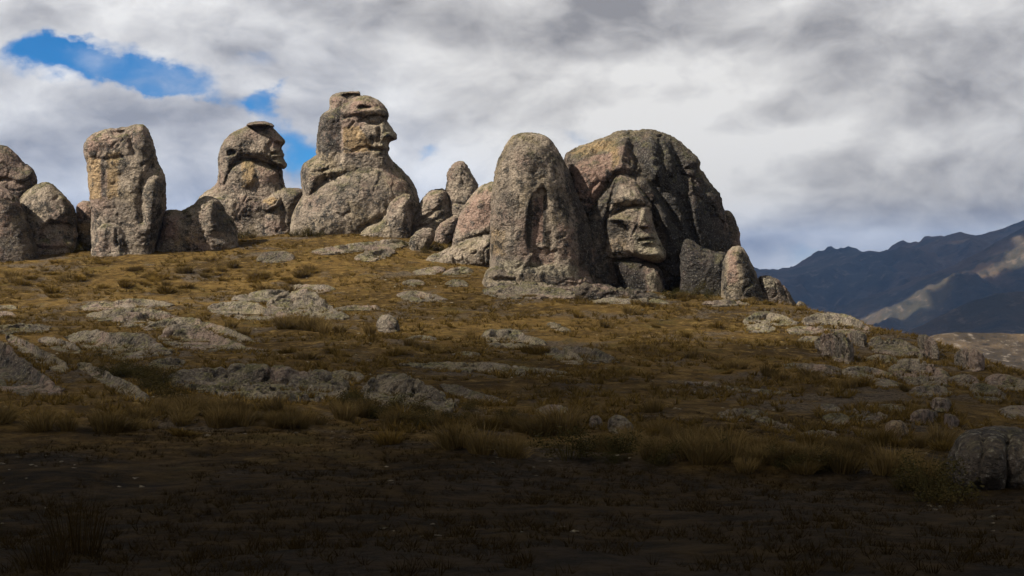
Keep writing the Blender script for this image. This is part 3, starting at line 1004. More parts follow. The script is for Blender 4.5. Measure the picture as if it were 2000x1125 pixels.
# --- tall rounded column with a niche
R = 3.6
Y0 = base_at(1050, 566, R) - .8
hb = on_ground(1050, 566)
t1 = thing('niched_rock', (hb[0], Y0, hb[2] - .5), 'tall bullet-shaped rock with a narrow tapering niche in its face', 'rock formation', BIG)
bb = tuple(t1.location)
make_rock('column', [(950, 560), (957, 502), (956, 464), (956, 432), (961, 384), (964, 349), (969, 323), (977, 301), (988, 278), (1001, 264), (1017, 257.6), (1036, 257), (1058, 261), (1074, 270), (1087, 288), (1100, 309), (1110, 330), (1118, 349),
                     (1126, 374), (1135, 397), (1145, 419), (1154, 445), (1159, 470), (1164, 512), (1167, 560), (1165, 620), (952, 620)], Y0, R, 76, M_ROCK, t1, bb, seed=23, chunk=.11, lump=.12, voxel=.09, step=1.8, chunk_s=.5,
          feats=[('poly', [(1062, 361), (1068, 377.6), (1073, 406), (1077.6, 445), (1080, 477), (1088, 486), (1086, 515), (1036, 521), (1042, 496), (1033, 493), (1026, 464), (1030, 432), (1036, 400), (1042, 381), (1055, 368)], -.5, 3),
                 ('line', [(1012, 545), (1022, 520), (1036, 499), (1052, 482), (1068, 480), (1090, 487)], -.12, 3.0), ('poly', [(1096, 370), (1170, 420), (1170, 560), (1128, 540), (1122, 480)], -.5, 9), ('line', [(1128, 440), (1131, 520)], -.3, 4),
                 ('line', [(996, 497), (1014, 500), (1034, 498)], .2, 2), ('ell', 1000, 345, 14, 26, -.35)],
          stains_shade=[('d', [(1026, 410), (1038, 385), (1042, 400), (1036, 490), (1028, 480)], 3, .9), ('d', [(1062, 368), (1068, 400), (1066, 478), (1060, 478)], 2.5, .9), ('p', [(1042, 390), (1060, 380), (1062, 470), (1040, 480)], 4, .9), ('p', [(1040, 485), (1084, 488), (1082, 516), (1040, 518)], 4, .7),
                  ('o', [(958, 440), (985, 450), (990, 500), (960, 500)], 8, .6), ('d', [(1092, 295), (1120, 345), (1160, 470), (1164, 540), (1134, 530), (1124, 440)], 10, .85), ('d', [(1085, 340), (1120, 380), (1125, 440), (1092, 430)], 14, .5),  # dark patches here paint shade on the right-hand plane
                  ('w', [(970, 505), (1130, 520), (1130, 545), (975, 530)], 6, .75), ('p', [(1085, 430), (1125, 440), (1126, 510), (1090, 510)], 10, .6)])
make_rock('plinth', [(940, 560), (948, 528), (965, 516), (1000, 522), (1050, 530), (1100, 532), (1140, 534), (1160, 548), (1168, 590), (1150, 620), (950, 620)], Y0 - .3, R + .2, 34, M_ROCK, t1, bb, seed=24, strata=.22, voxel=.09, crack=.10, crack_s=2.4,
          feats=[('line', [(960, 545), (1010, 547), (1060, 550), (1110, 556), (1150, 556)], .7, 3.5), ('line', [(1012, 530), (1014, 560)], .5, 2.5), ('line', [(1136, 540), (1142, 585)], .6, 3)], stains_shade=[('w', [(1000, 520), (1130, 532), (1130, 546), (1000, 540)], 5, .7)])
R = 1.0
tag(make_rock('foot_rock', [(1120, 600), (1126, 562), (1145, 552), (1180, 555), (1215, 562), (1250, 570), (1296, 576), (1310, 590), (1300, 615), (1130, 620)], base_at(1210, 588, R), R, 16, M_DARK, seed=25, strata=.3, voxel=.08, crack=.2, crack_s=1.4), 'low dark layered rock at the foot of the hooded face', 'rock', BIG)

# --- massif with the hooded face
R = 6.2
Y0 = base_at(1220, 578, R) + 6.0
hb = on_ground(1250, 580)
u1 = thing('face_shaped_rock', (hb[0], Y0, hb[2] - .5), 'broad domed rock massif with a hooded human face on its side', 'rock formation', BIG)
bb = tuple(u1.location)
make_rock('dome', [(1096, 620), (1098, 560), (1100, 400), (1101, 330), (1105, 303), (1131, 287), (1158, 276), (1185, 267), (1205, 259), (1229, 254), (1262, 253), (1289, 257), (1316, 267), (1337, 281), (1357, 299), (1369, 313), (1371, 320), (1367, 328), (1374, 338),
                   (1384, 355), (1398, 372), (1407, 381), (1409, 388), (1413, 406), (1420, 430), (1424, 460), (1430, 500), (1440, 620)], Y0, R, 120, M_DARK, u1, bb, seed=26, lump=.3, chunk=.15, facet=.12, joint=.3, voxel=.11, step=2.2, crack=.0,
          feats=[('line', [(1230, 256), (1240, 300), (1255, 335), (1285, 375), (1310, 420), (1330, 470)], 1.1, 11), ('line', [(1312, 268), (1325, 310), (1335, 360), (1345, 420), (1358, 480)], .8, 8), ('line', [(1285, 260), (1293, 320), (1300, 370)], .5, 7),
                 ('line', [(1258, 360), (1285, 395), (1305, 435), (1330, 470), (1350, 500)], -.7, 12), ('line', [(1218, 262), (1214, 300), (1212, 330)], -.6, 12), ('line', [(1115, 320), (1150, 312), (1160, 292)], .6, 6), ('line', [(1270, 256), (1275, 300), (1282, 340)], -.5, 10),
                 ('line', [(1370, 326), (1340, 330)], .5, 5), ('ell', 1360, 400, 26, 70, .7, -12), ('tilt', 1240, 400, -.010, 0), ('poly', [(1138, 430), (1165, 382), (1205, 330), (1245, 342), (1282, 400), (1308, 500), (1306, 620), (1140, 620)], -.85, 14)],
          stains_shade=[('p', [(1112, 330), (1165, 300), (1195, 300), (1195, 350), (1150, 410), (1130, 380)], 10, 1), ('o', [(1110, 300), (1160, 278), (1205, 270), (1212, 310), (1195, 340), (1190, 295), (1160, 296), (1130, 310)], 7, .7),
                  ('d', [(1222, 270), (1300, 268), (1345, 300), (1400, 400), (1430, 470), (1430, 600), (1310, 600), (1300, 470), (1270, 380)], 20, .9), ('p', [(1338, 325), (1358, 335), (1376, 390), (1352, 400), (1342, 370)], 7, .75)])  # large dark area: black lichen plus painted shade of the right side
FY = Y0 - R - 0.1
make_rock('hood', [(1138, 450), (1149, 414), (1168, 385), (1188, 358), (1200, 340), (1212, 335), (1226, 338), (1243, 349), (1260, 368), (1269, 387), (1276, 400), (1272, 412), (1250, 409), (1226, 411), (1208, 420), (1200, 450), (1198, 510), (1190, 600), (1140, 600), (1136, 500)],
          FY + 1.7, 2.2, 32, M_ROCK, u1, bb, seed=27, facet=.06, joint=.08, flute=.03, lump=.15, chunk=.12, voxel=.075, step=1.3,
          feats=[('ell', 1236, 392, 30, 14, .45), ('line', [(1208, 345), (1198, 370), (1188, 410), (1182, 450)], .4, 3), ('poly', [(1140, 420), (1180, 405), (1196, 440), (1194, 600), (1140, 600)], -.5, 8)],
          stains_shade=[('w', [(1215, 360), (1240, 370), (1264, 396), (1215, 405)], 8, .45), ('d', [(1136, 400), (1180, 360), (1205, 335), (1240, 345), (1215, 360), (1195, 400), (1200, 620), (1136, 620)], 9, .7), ('d', [(1243, 349), (1280, 400), (1262, 398), (1236, 360)], 6, .7)])  # dark patch on the left drape stands in for its shadow
make_rock('face', [(1180, 432), (1192, 420), (1207, 412), (1226, 403), (1250, 400), (1270, 401), (1275, 415), (1275, 430), (1279, 446), (1285, 462), (1291, 475), (1298, 487), (1302, 499), (1298, 508), (1285, 514), (1268, 512), (1252, 507), (1240, 501), (1214, 506), (1186, 504), (1177, 470)],
          FY + 1.25, 2.0, 20, M_ROCK, u1, bb, pw=2.4, seed=28, facet=.06, joint=.08, flute=.03, lump=.07, chunk=.07, voxel=.06, step=1.0, smooth=1, fine=.04,
          feats=[('ell', 1230, 420, 17, 8, -.55), ('ell', 1230, 421, 7, 4, .2), ('ell', 1268, 416, 6, 9, -.5), ('poly', [(1253, 405), (1260, 405), (1269, 425), (1274, 437), (1267, 445), (1254, 446), (1246, 441), (1250, 425)], .6, 3), ('ell', 1258, 446, 10, 2.5, -.35),
                 ('line', [(1248, 470), (1258, 468), (1268, 466.5), (1284, 469)], .5, 1.8), ('ell', 1268, 474, 13, 3, .2), ('ell', 1264, 460, 20, 12, .3), ('line', [(1256, 480), (1270, 479), (1286, 481)], .15, 2), ('ell', 1275, 496, 22, 11, .5),
                 ('poly', [(1176, 430), (1216, 434), (1231, 446), (1229, 470), (1236, 500), (1176, 506)], -.55, 5), ('line', [(1246, 440), (1235, 458), (1233, 470)], .2, 2)],
          stains_shade=[('w', [(1236, 455), (1284, 455), (1302, 498), (1280, 512), (1240, 500)], 4, .95), ('w', [(1250, 408), (1262, 408), (1272, 436), (1248, 442)], 3, .7), ('o', [(1190, 465), (1225, 460), (1228, 492), (1192, 495)], 8, .5), ('d', [(1176, 425), (1215, 425), (1224, 450), (1190, 470), (1176, 505)], 8, .75)])  # dark left cheek paints the shadow cast by the niched rock
make_rock('neck', [(1192, 512), (1204, 505), (1230, 506), (1262, 512), (1283, 518), (1294, 531), (1298, 547), (1301, 575), (1304, 620), (1235, 620), (1222, 575), (1205, 545)], FY + 1.4, 1.8, 28, M_DARK, u1, bb, seed=29, lump=.1, chunk=.1, voxel=.07, step=1.2,
          feats=[('poly', [(1256, 535), (1280, 524), (1297, 548), (1300, 580), (1270, 580)], .35, 5)], stains_shade=[('d', [(1190, 500), (1255, 505), (1262, 540), (1268, 620), (1190, 620)], 8, .85), ('w', [(1258, 540), (1276, 526), (1292, 545), (1298, 575), (1272, 572)], 5, .8)])
R = 1.6
tag(make_rock('back_slab_rock', [(1395, 440), (1412, 412), (1420, 409), (1429, 413), (1438, 429), (1445, 453), (1447, 477), (1448, 560), (1400, 560)], Y0 + 3.5, R, 22, M_DARK, seed=30), 'dark thin slab of rock behind the edge of the face massif', 'rock', BIG)
R = 2.0
tag(make_rock('saddle_rock', [(1325, 620), (1328, 500), (1338, 464), (1352, 470), (1367, 481), (1398, 494), (1416, 491), (1432, 520), (1440, 620)], base_at(1380, 583, R) + 4.5, R, 34, M_DARK, seed=31, chunk=.15, stains_shade=[('d', [(1320, 455), (1450, 455), (1450, 630), (1320, 630)], 6, .85), ('w', [(1345, 468), (1395, 492), (1385, 510), (1350, 490)], 5, .4)]), 'dark sloping rock spur between the hooded face and the knee-shaped rock', 'rock', BIG)  # dark coat: black lichen and the massif's shadow painted together
R = 1.9
tag(make_rock('knee_rock', [(1404, 620), (1409, 554), (1412, 527), (1414.5, 500), (1425, 485), (1438, 478), (1448, 481), (1462, 500), (1472, 524), (1482, 544), (1492, 568), (1502, 590), (1508, 625)], base_at(1450, 588, R), R, 34, M_ROCK, seed=32, voxel=.09,
              stains_shade=[('p', [(1420, 490), (1440, 484), (1442, 550), (1420, 560)], 7, .9), ('d', [(1446, 484), (1470, 520), (1500, 590), (1450, 580)], 9, .9), ('d', [(1404, 540), (1416, 500), (1420, 580)], 5, .6)]),  # long dark patch paints shade on the right side
    'knee-shaped rock with a pale pinkish front at the end of the massif', 'rock', BIG)
R = 1.3
tag(make_rock('end_rock', [(1474, 620), (1478, 545), (1484, 535), (1499, 536), (1519, 544), (1533, 561), (1546, 581), (1556, 596), (1560, 625)], base_at(1515, 592, R) + .4, R, 22, M_DARK, seed=33, voxel=.08, chunk=.15, stains_shade=[('w', [(1486, 536), (1515, 546), (1520, 566), (1490, 560)], 6, .6)]), 'speckled dark boulder at the downhill end of the standing rocks', 'rock', BIG)
R = .5
tag(make_rock('small_rock', [(1548, 610), (1552, 592), (1562, 584), (1574, 592), (1580, 612)], base_at(1564, 598, R), R, 7, M_SLAB, seed=34, voxel=.07, lump=.1, chunk=.06), 'small pale stone just beyond the last speckled boulder', 'rock')

# ------------------------------------------------------------------ bedrock slabs and boulders on the slope
def outcrop(name, pts, label, cat='rock slab', mat=None, group=None, bulge=None, stand=0.52, ext=0.0, pw=2.0, R=None, **k):
    """bedrock bulging out of the turf: follows the ground along its foot and stands proud of it along its back"""
    p = np.array(pts, float)
    x0, y0 = p.min(0)
    x1, y1 = p.max(0)
    h = y1 - y0
    if ext:
        low = p[:, 1] > (y0 + y1) / 2 + 0.1 * h
        p[low, 1] += ext * h
    sp = smooth_poly(p, 2)
    d1 = ground((x0 + x1) / 2, y1) or 60.0
    px_m = F / d1
    if bulge is None:
        bulge = float(np.clip(0.55 * h / px_m, 0.15, 1.3))

    def depth0(P):
        dg = ground_at(P[:, 0], P[:, 1], GMF)
        cols = np.linspace(x0, x1, 60)
        top = np.empty(60)
        bot = np.empty(60)
        a, b = sp, np.roll(sp, -1, 0)
        for i, c in enumerate(np.clip(cols, x0 + .3, x1 - .3)):
            m = (a[:, 0] > c) != (b[:, 0] > c)
            ys = a[m, 1] + (c - a[m, 0]) / (b[m, 0] - a[m, 0]) * (b[m, 1] - a[m, 1])
            top[i], bot[i] = (ys.min(), ys.max()) if len(ys) else (y0 + h / 2, y0 + h / 2)
        mid = bot - (bot - top) * (1 - stand)
        dc = ground_at(cols, mid, GMF)
        dc = np.convolve(np.r_[[dc[0]] * 3, dc, [dc[-1]] * 3], np.ones(7) / 7, 'valid')
        cap = np.interp(P[:, 0], cols, dc)
        q = 0.35
        return -q * np.log(np.exp(-(dg - cap).clip(-30, 30) / q) + 1.0) + cap + 0.10      # soft minimum
    k.setdefault('w', max(0.6 * h, 5.0))
    k.setdefault('voxel', float(np.clip(3.0 / px_m, 0.055, 0.15)))
    k.setdefault('step', 1.4)
    size = (x1 - x0) / px_m
    k.setdefault('lump', min(0.16, 0.05 * size))
    k.setdefault('chunk', min(0.09, 0.03 * size))
    k.setdefault('chunk_s', min(0.5, max(0.18, 0.12 * size)))
    k.setdefault('fine', 0.035)
    k.setdefault('facet', min(0.12, 0.03 * size))
    k.setdefault('joint', min(0.16, 0.04 * size))
    k.setdefault('flute', 0.0)
    w = k.pop('w')
    o = make_rock(name, p, depth0, bulge, w, mat or M_SLAB, None, Rb=max(0.6, 0.3 * h / px_m), pw=pw, **k)
    if label:
        tag(o, label, cat, group, 'thing')
    return o


SL = 'bare bedrock slabs showing through the turf'
BO = 'loose boulders on the slope'
SLABS = [
    # left slope, nearest first
    ([(339.5, 741), (357, 728.5), (385, 720), (420, 716), (486.5, 711), (525, 713), (574, 718), (612.5, 721.5), (647.5, 735.5), (672, 756.5), (661.5, 777.5), (612.5, 784.5), (546, 784.5), (472.5, 781), (406, 768), (360, 760)],
     'long grey cracked bedrock dome just above the tall straw grass', dict(crack=.22, crack_s=1.5, chunk=.05)),
    ([(711, 775), (720, 750), (734, 736), (765.5, 731), (800.5, 734), (828.5, 750), (860, 767.5), (888, 792), (874, 806), (825, 816.5), (797, 813), (755, 800), (720, 792)],
     'rounded grey bedrock dome with a creased flank beside the long cracked one', dict(crack=.16, crack_s=1.1, chunk=.10)),
    ([(860, 748), (902, 753.5), (937, 764), (975.5, 778), (1003.5, 788.5), (965, 792), (916, 785), (880, 772)], 'thin dark bedrock strip trailing down from the creased grey dome', {}),
    ([(133, 658.5), (154, 651.5), (196, 648), (238, 647), (273, 653), (301, 669), (325.5, 683), (336, 690), (297.5, 697), (259, 704), (224, 704), (203, 692), (170, 680), (145, 668)],
     'smooth whale-backed bedrock dome above a dark shrubby hollow', dict(crack=.06)),
    ([(171.5, 618), (189, 609.5), (224, 603), (266, 602.5), (301, 608), (336, 615), (345, 621), (280, 629), (224, 634), (200, 628)], 'uppermost low dome of the overlapping bedrock shells', {}),
    ([(224, 622), (252, 612), (297.5, 609), (336, 615), (352, 621), (315, 634), (280, 642), (245, 642), (226, 634)], 'second of the overlapping bedrock shells, pale and smooth', {}),
    ([(280, 643), (297.5, 629), (336, 622), (371, 622), (402.5, 630.5), (418, 642), (385, 650), (336, 652), (300, 652)], 'third of the overlapping bedrock shells, edged by a dark crack', {}),
    ([(316, 660), (336, 642), (364, 636), (392, 637.5), (416.5, 648), (441, 662), (472.5, 676), (518, 683), (490, 688), (385, 684), (350, 680), (328, 672)], 'lowest and roughest of the overlapping bedrock shells, with a long tail', dict(chunk=.11, strata=.06)),
    ([(392, 627), (430, 634), (465, 648), (490, 662), (502, 671), (470, 672), (440, 660), (408, 645)], 'narrow mossy bedrock rib behind the overlapping shells', {}),
    ([(157.5, 602), (182, 592), (224, 586), (266, 584), (304.5, 588), (336, 596), (315, 602), (273, 605), (224, 606), (175, 609)], 'flat pale bedrock patch above the overlapping shells', {}),
    ([(453, 586), (479.5, 574.5), (525, 566), (562, 564), (556, 578), (530, 592), (490, 592), (465, 592)], 'pale tilted slab resting against the ridged bedrock dome', {}),
    ([(524, 600), (535.5, 581.5), (560, 569), (588, 566), (612.5, 571), (630, 585), (647.5, 601), (678, 618), (665, 625), (612.5, 622), (577.5, 618), (540, 614)], 'ridged bedrock dome with a dark cleft, highest of the mid-slope outcrops', dict(chunk=.13, crack=.18, crack_s=1.6)),
    ([(560, 565), (577.5, 555), (605.5, 552.5), (640.5, 557), (656, 566), (630, 574), (595, 572)], 'small pale slab peeking over the ridged bedrock dome', {}),
    ([(409.5, 602), (430.5, 589), (465.5, 586), (500.5, 592), (525, 606), (576, 622), (560, 628), (507.5, 628), (455, 622), (420, 612)], 'broad low slab spreading below the pale tilted slab', dict(strata=.05)),
    ([(-25, 655), (0, 662), (21, 676), (42, 697), (70, 721.5), (98, 746), (122, 760), (115, 775), (60, 775), (0, 760), (-30, 750)], 'dark lichened bedrock ramp cut off by the photo\'s edge', dict(mat=M_DARK)),
    ([(14, 652), (52.5, 664), (80.5, 682), (115.5, 703), (132, 722), (115.5, 730), (77, 712), (45.5, 692), (20, 668)], 'second dark bedrock rib sloping beside the lichened ramp', {}),
    ([(73.5, 664), (105, 655), (140, 669), (163, 688), (140, 694), (98, 682)], 'short humped bedrock rib next to the whale-backed dome', dict(chunk=.1)),
    ([(154, 709), (182, 711), (217, 730), (252, 747), (280, 768), (289, 786), (266, 784), (227.5, 766), (189, 742), (160, 724)], 'long grey bedrock rib running down to the straw grass', {}),
    ([(287, 716), (308, 701), (336, 697), (364, 706), (352, 720), (329, 730), (301, 727)], 'small rough bedrock lump between the dark hollow and the long cracked dome', dict(chunk=.1)),
    ([(-25, 636), (28, 630.5), (70, 634), (101.5, 643), (70, 653), (21, 654), (-25, 652)], 'flat bedrock sheet by the photo\'s edge above the lichened ramp', {}),
    ([(-20, 610), (0, 606), (21, 608), (37, 619), (0, 627), (-20, 626)], 'small grey slab by the photo\'s edge, middle of three', {}),
    ([(-20, 596), (0, 594), (24.5, 595.5), (40, 604), (0, 609), (-20, 609)], 'small grey slab by the photo\'s edge, uppermost of three', {}),
    # middle slope
    ([(790, 712), (832, 708), (895, 710), (965, 712), (1028, 715), (1070, 722), (1117, 733), (1070, 737), (1000, 736), (951, 730), (846, 723)], 'long pinkish flat bedrock pavement in the middle of the slope', dict(R=1.6, strata=.03)),
    ([(947.5, 664), (958, 648.5), (982.5, 641.5), (1010.5, 643), (1028, 654), (1056, 664), (1068, 677), (1031.5, 682), (993, 682), (958, 676)], 'rough cracked bedrock hump above the pinkish pavement', dict(chunk=.12, strata=.08)),
    ([(1047, 682), (1070, 676), (1105, 682), (1129.5, 695), (1142, 711), (1115.5, 714), (1084, 704), (1057, 694)], 'smooth yellowish bedrock tongue below the rough cracked hump', {}),
    ([(1100, 682), (1119, 673), (1150.5, 679), (1185.5, 690), (1212, 706), (1203, 713), (1157.5, 713), (1120, 700)], 'dark grooved bedrock tongue next to the yellowish one', dict(mat=M_DARK)),
    ([(791, 661), (814.5, 654), (839, 655.5), (858, 665), (832, 670), (804, 669)], 'low round slab downhill of the lone pale boulder', {}),
    ([(774, 577), (797, 568), (825, 568), (853, 576), (879, 587), (846, 592), (804, 591)], 'layered flat slab below the jointed wedge of rock', dict(strata=.1)),
    ([(784, 553), (804, 544), (825, 548), (831, 559), (797, 562)], 'small round-backed slab on the turf below the small layered rock', {}),
    ([(865, 556), (888, 544), (909, 548), (918, 559), (891.5, 565)], 'small round-backed slab close to the niched rock\'s foot', {}),
    ([(862, 536), (880, 524), (910, 520), (926, 530), (915, 542), (880, 544)], 'low grey slab just under the jointed wedge of rock', {}),
    ([(805, 532), (830, 523), (860, 520), (872, 528), (850, 538), (818, 540)], 'low mossy slab in shrubs below the small layered rock', {}),
    ([(500, 510), (512, 495), (540, 490), (566, 494), (576, 506), (560, 513), (520, 514)], 'dark mossy outcrop on the turf below the tallest head', dict(mat=M_DARK)),
    ([(610, 492), (660, 480), (720, 472), (770, 468), (800, 476), (770, 488), (700, 494), (640, 498)], 'long layered ledge in the turf below the tallest head', dict(strata=.18, R=1.2)),
    ([(690, 505), (720, 492), (750, 484), (772, 490), (760, 504), (720, 514)], 'stepped broken ledge below the long layered one', dict(strata=.2, chunk=.12)),
    ([(1068, 636), (1080.5, 627.5), (1101.5, 638), (1118, 648), (1105, 652), (1084, 646)], 'string of dark broken stone in the turf below the niched rock', dict(mat=M_DARK, chunk=.16)),
    ([(1288, 768), (1301, 757), (1322, 759), (1338, 767), (1315, 773)], 'small speckled outcrop alone on the brown turf', dict(mat=M_DARK)),
    ([(1335, 749), (1370, 745), (1447, 754), (1545, 767), (1500, 771), (1405, 763)], 'long thin streak of bare bedrock across the lower slope', dict(R=1.0)),
    ([(1476, 818), (1496, 812), (1517, 825), (1554, 831), (1545, 846), (1510, 844), (1485, 832)], 'broken lichened outcrop on the bank behind the foreground', dict(chunk=.14)),
    ([(1040, 800), (1075, 788), (1110, 796), (1112, 810), (1080, 818), (1050, 814)], 'half-buried pale outcrop above the bank of straw grass', dict(chunk=.12)),
    # right slope
    ([(1453, 629), (1467.5, 615), (1496, 610), (1524, 615), (1542, 624), (1562, 634), (1535, 638), (1492, 638), (1460, 638)], 'low round-topped slab below the downhill end of the standing rocks', {}),
    ([(1452, 641), (1478, 632), (1506.6, 636), (1519, 646), (1492, 652), (1460, 649)], 'cracked yellow-crusted slab just under the low round-topped one', dict(chunk=.1)),
    ([(1570, 629), (1592, 613), (1620, 610), (1649, 613), (1674, 624), (1691.5, 638), (1702, 651), (1681, 657), (1663, 656), (1627.5, 650), (1599, 642), (1576, 637)], 'broad pinkish bedrock hump on the skyline of the falling slope', {}),
    ([(1533, 644), (1567, 634), (1599, 638), (1615, 647), (1585, 656), (1549, 655)], 'flat slab tucked below the broad pinkish hump', {}),
    ([(1702, 678), (1709, 661), (1734, 658), (1763, 663), (1787.5, 674), (1812, 684), (1825, 697), (1802, 704), (1777, 700), (1738, 694), (1713, 690)], 'long bedrock back with a dark overhang on the skyline', dict(chunk=.1, crack=.2, crack_s=2.0)),
    ([(1647, 724), (1670, 716), (1702, 718), (1731, 727), (1747, 736), (1720, 741), (1656, 741)], 'flat loaf-shaped slab in the hollow below the triangular boulder', {}),
    ([(1693, 745), (1720, 739), (1748, 743), (1765, 753), (1741, 759), (1704, 755)], 'small flat slab under the loaf-shaped one', {}),
    ([(1738, 722), (1752, 707.5), (1777, 702), (1809, 706), (1834, 720), (1855, 736), (1864, 750), (1827, 757), (1791, 754), (1750, 742)], 'big cracked bedrock hump on the falling slope', dict(crack=.25, crack_s=1.3, chunk=.1)),
    ([(1892, 758), (1905, 748), (1933, 752), (1958, 766), (1967, 782), (1933, 787), (1902, 776)], 'lowest cracked hump by the valley edge', dict(chunk=.1)),
    ([(1515, 713), (1549, 709), (1599, 713), (1635, 717), (1645, 729), (1620, 740), (1578, 732), (1535, 720)], 'dark overhanging rock ledge on the open slope', dict(mat=M_DARK, R=.8)),
    ([(1597.5, 794), (1608, 787), (1629, 788.5), (1647, 802), (1636, 808), (1604, 806)], 'smallest of four slabs above the straw-covered bank', {}),
    ([(1606, 816), (1622, 806), (1646.5, 808), (1664, 821), (1653.5, 833), (1620, 830)], 'round shaded slab above the straw-covered bank, lowest of four', {}),
    ([(1655, 812), (1664, 797), (1692, 795.5), (1720, 804), (1739, 816), (1713, 830), (1688.5, 832), (1662, 824)], 'broad brownish slab next to the yellow-crusted boulder', dict(crack=.12, crack_s=1.0)),
    ([(1688.5, 793), (1702.5, 787), (1737.5, 787), (1769, 794), (1781, 802), (1748, 810), (1709, 804)], 'pinkish slab behind the broad brownish one', {}),
]
SLABS += [
    ([(950, 566), (1000, 556), (1060, 560), (1130, 571), (1155, 584), (1080, 592), (1000, 588), (960, 578)], 'broad stepped ledge spreading in front of the niched rock', dict(strata=.22, chunk=.1)),
    ([(1156, 590), (1200, 582), (1270, 584), (1310, 592), (1270, 600), (1190, 600)], 'flat grey ledge in the turf below the hooded face', dict(strata=.15)),
    ([(1372, 592), (1410, 586), (1450, 590), (1466, 598), (1420, 604), (1384, 602)], 'low flat ledge in the turf below the knee-shaped rock', dict(strata=.12)),
    ([(1556, 664), (1572, 655), (1600, 657), (1612, 668), (1590, 676), (1564, 674)], 'small grey slab uphill of the big triangular boulder', {}),
    ([(1690, 700), (1716, 690), (1745, 696), (1760, 708), (1730, 716), (1700, 712)], 'small slab in line below the long overhanging bedrock back', {}),
    ([(1774, 764), (1800, 753), (1840, 756), (1866, 770), (1830, 778), (1790, 776)], 'low slab beneath the big cracked hump on the falling slope', {}),
    ([(1850, 742), (1874, 730), (1902, 736), (1916, 750), (1890, 758), (1862, 756)], 'ragged slab between the big cracked hump and the valley edge', dict(chunk=.1)),
    ([(1926, 742), (1950, 730), (1990, 738), (2030, 756), (1990, 766), (1940, 760)], 'slab at the valley edge cut off by the photo\'s right side', {}),
    ([(1950, 800), (1980, 790), (2030, 796), (2050, 812), (2000, 822), (1964, 816)], 'long grey slab above the huge split boulder', {}),
    ([(1400, 806), (1440, 797), (1484, 803), (1500, 815), (1450, 824), (1410, 820)], 'speckled low outcrop near the broken lichened one', dict(chunk=.12)),
    ([(1560, 848), (1590, 838), (1626, 842), (1640, 854), (1600, 862), (1572, 860)], 'low outcrop half hidden in grass below the four slabs', dict(chunk=.1)),
    ([(640, 604), (690, 596), (740, 600), (760, 608), (700, 614), (660, 612)], 'flat turf-ringed slab between the ridged dome and the lone boulder', {}),
    ([(640, 730), (676, 722), (706, 730), (712, 744), (680, 752), (650, 746)], 'small slab joining the long cracked dome to the creased one', {}),
    ([(880, 690), (910, 684), (940, 690), (930, 699), (896, 699)], 'small flat slab above the pinkish pavement', {}),
]
SLABS = [([((x - np.mean([q[0] for q in pts])) * 1.13 + np.mean([q[0] for q in pts]), (y - np.mean([q[1] for q in pts])) * 1.08 + np.mean([q[1] for q in pts])) for x, y in pts], a_, b_) for pts, a_, b_ in SLABS]
for i, (pts, label, kw) in enumerate(SLABS):
    outcrop('bedrock_slab', pts, label, 'rock slab', group=SL, seed=60 + i, **kw)
BOULDERS = [
    ([(731, 635), (737.5, 622), (748, 614), (762, 615), (776, 624), (783, 635), (778, 645), (758.5, 648), (738, 644)], 'lone pale rounded boulder standing on the open turf', dict(lump=.12)),
    ([(1588, 669), (1603, 651), (1620, 645), (1642, 647), (1659.5, 659.5), (1671, 677), (1675, 692), (1659.5, 706), (1627.5, 697), (1596, 682)], 'big triangular cracked boulder on the falling slope', dict(crack=.2, crack_s=1.6)),
    ([(1651, 658), (1663, 645), (1677, 643.5), (1691.5, 651), (1698, 663), (1692, 676), (1672, 674)], 'round grey boulder wedged behind the triangular one', {}),
    ([(1786, 667), (1793, 654), (1805, 651), (1819.5, 657), (1830, 669), (1838, 688), (1834, 699), (1818, 697), (1800, 684)], 'leaning egg-shaped boulder on the skyline', {}),
    ([(1860, 702), (1866, 688), (1880, 679), (1898, 678), (1915.5, 688), (1926, 702), (1931, 715), (1912, 722), (1885, 718), (1864, 710)], 'pale round boulder against the sunlit far hillside', {}),
    ([(1813, 787), (1821.5, 776), (1839, 773), (1856.5, 778), (1863, 791), (1853, 803), (1832, 803), (1817, 797)], 'round speckled boulder on top of the small pile', {}),
    ([(1772, 813), (1786.5, 801), (1807.5, 796), (1828.5, 802.5), (1836, 815), (1821.5, 825), (1800.5, 828), (1779, 824)], 'smooth grey oval boulder in the small pile', dict(chunk=.03)),
    ([(1725, 843), (1729, 827), (1743, 819), (1762, 820), (1774, 830.5), (1777, 848), (1765.5, 858), (1744.5, 860), (1729, 854)], 'round yellow-crusted boulder at the foot of the small pile', dict(stains_shade=[('o', [(1720, 815), (1780, 815), (1780, 862), (1720, 862)], 10, .55)])),
    ([(1838, 810), (1848, 805), (1862, 808), (1877, 820), (1875, 832), (1853, 836), (1841, 826)], 'angular boulder at the end of the small pile', {}),
    ([(1148, 832), (1149, 816.5), (1161, 808), (1175, 815), (1179, 827), (1168, 836)], 'small pale boulder at the bank, the lesser of a pair', {}),
    ([(1184, 834), (1189, 816.5), (1206.5, 809.5), (1224, 816.5), (1247, 835), (1227.5, 843), (1192, 841)], 'pale bulging boulder at the bank, the larger of a pair', {}),
]
for i, (pts, label, kw) in enumerate(BOULDERS):
    outcrop('boulder', pts, label, 'boulder', group=BO, seed=140 + i, ext=.14, stand=.9, **kw)

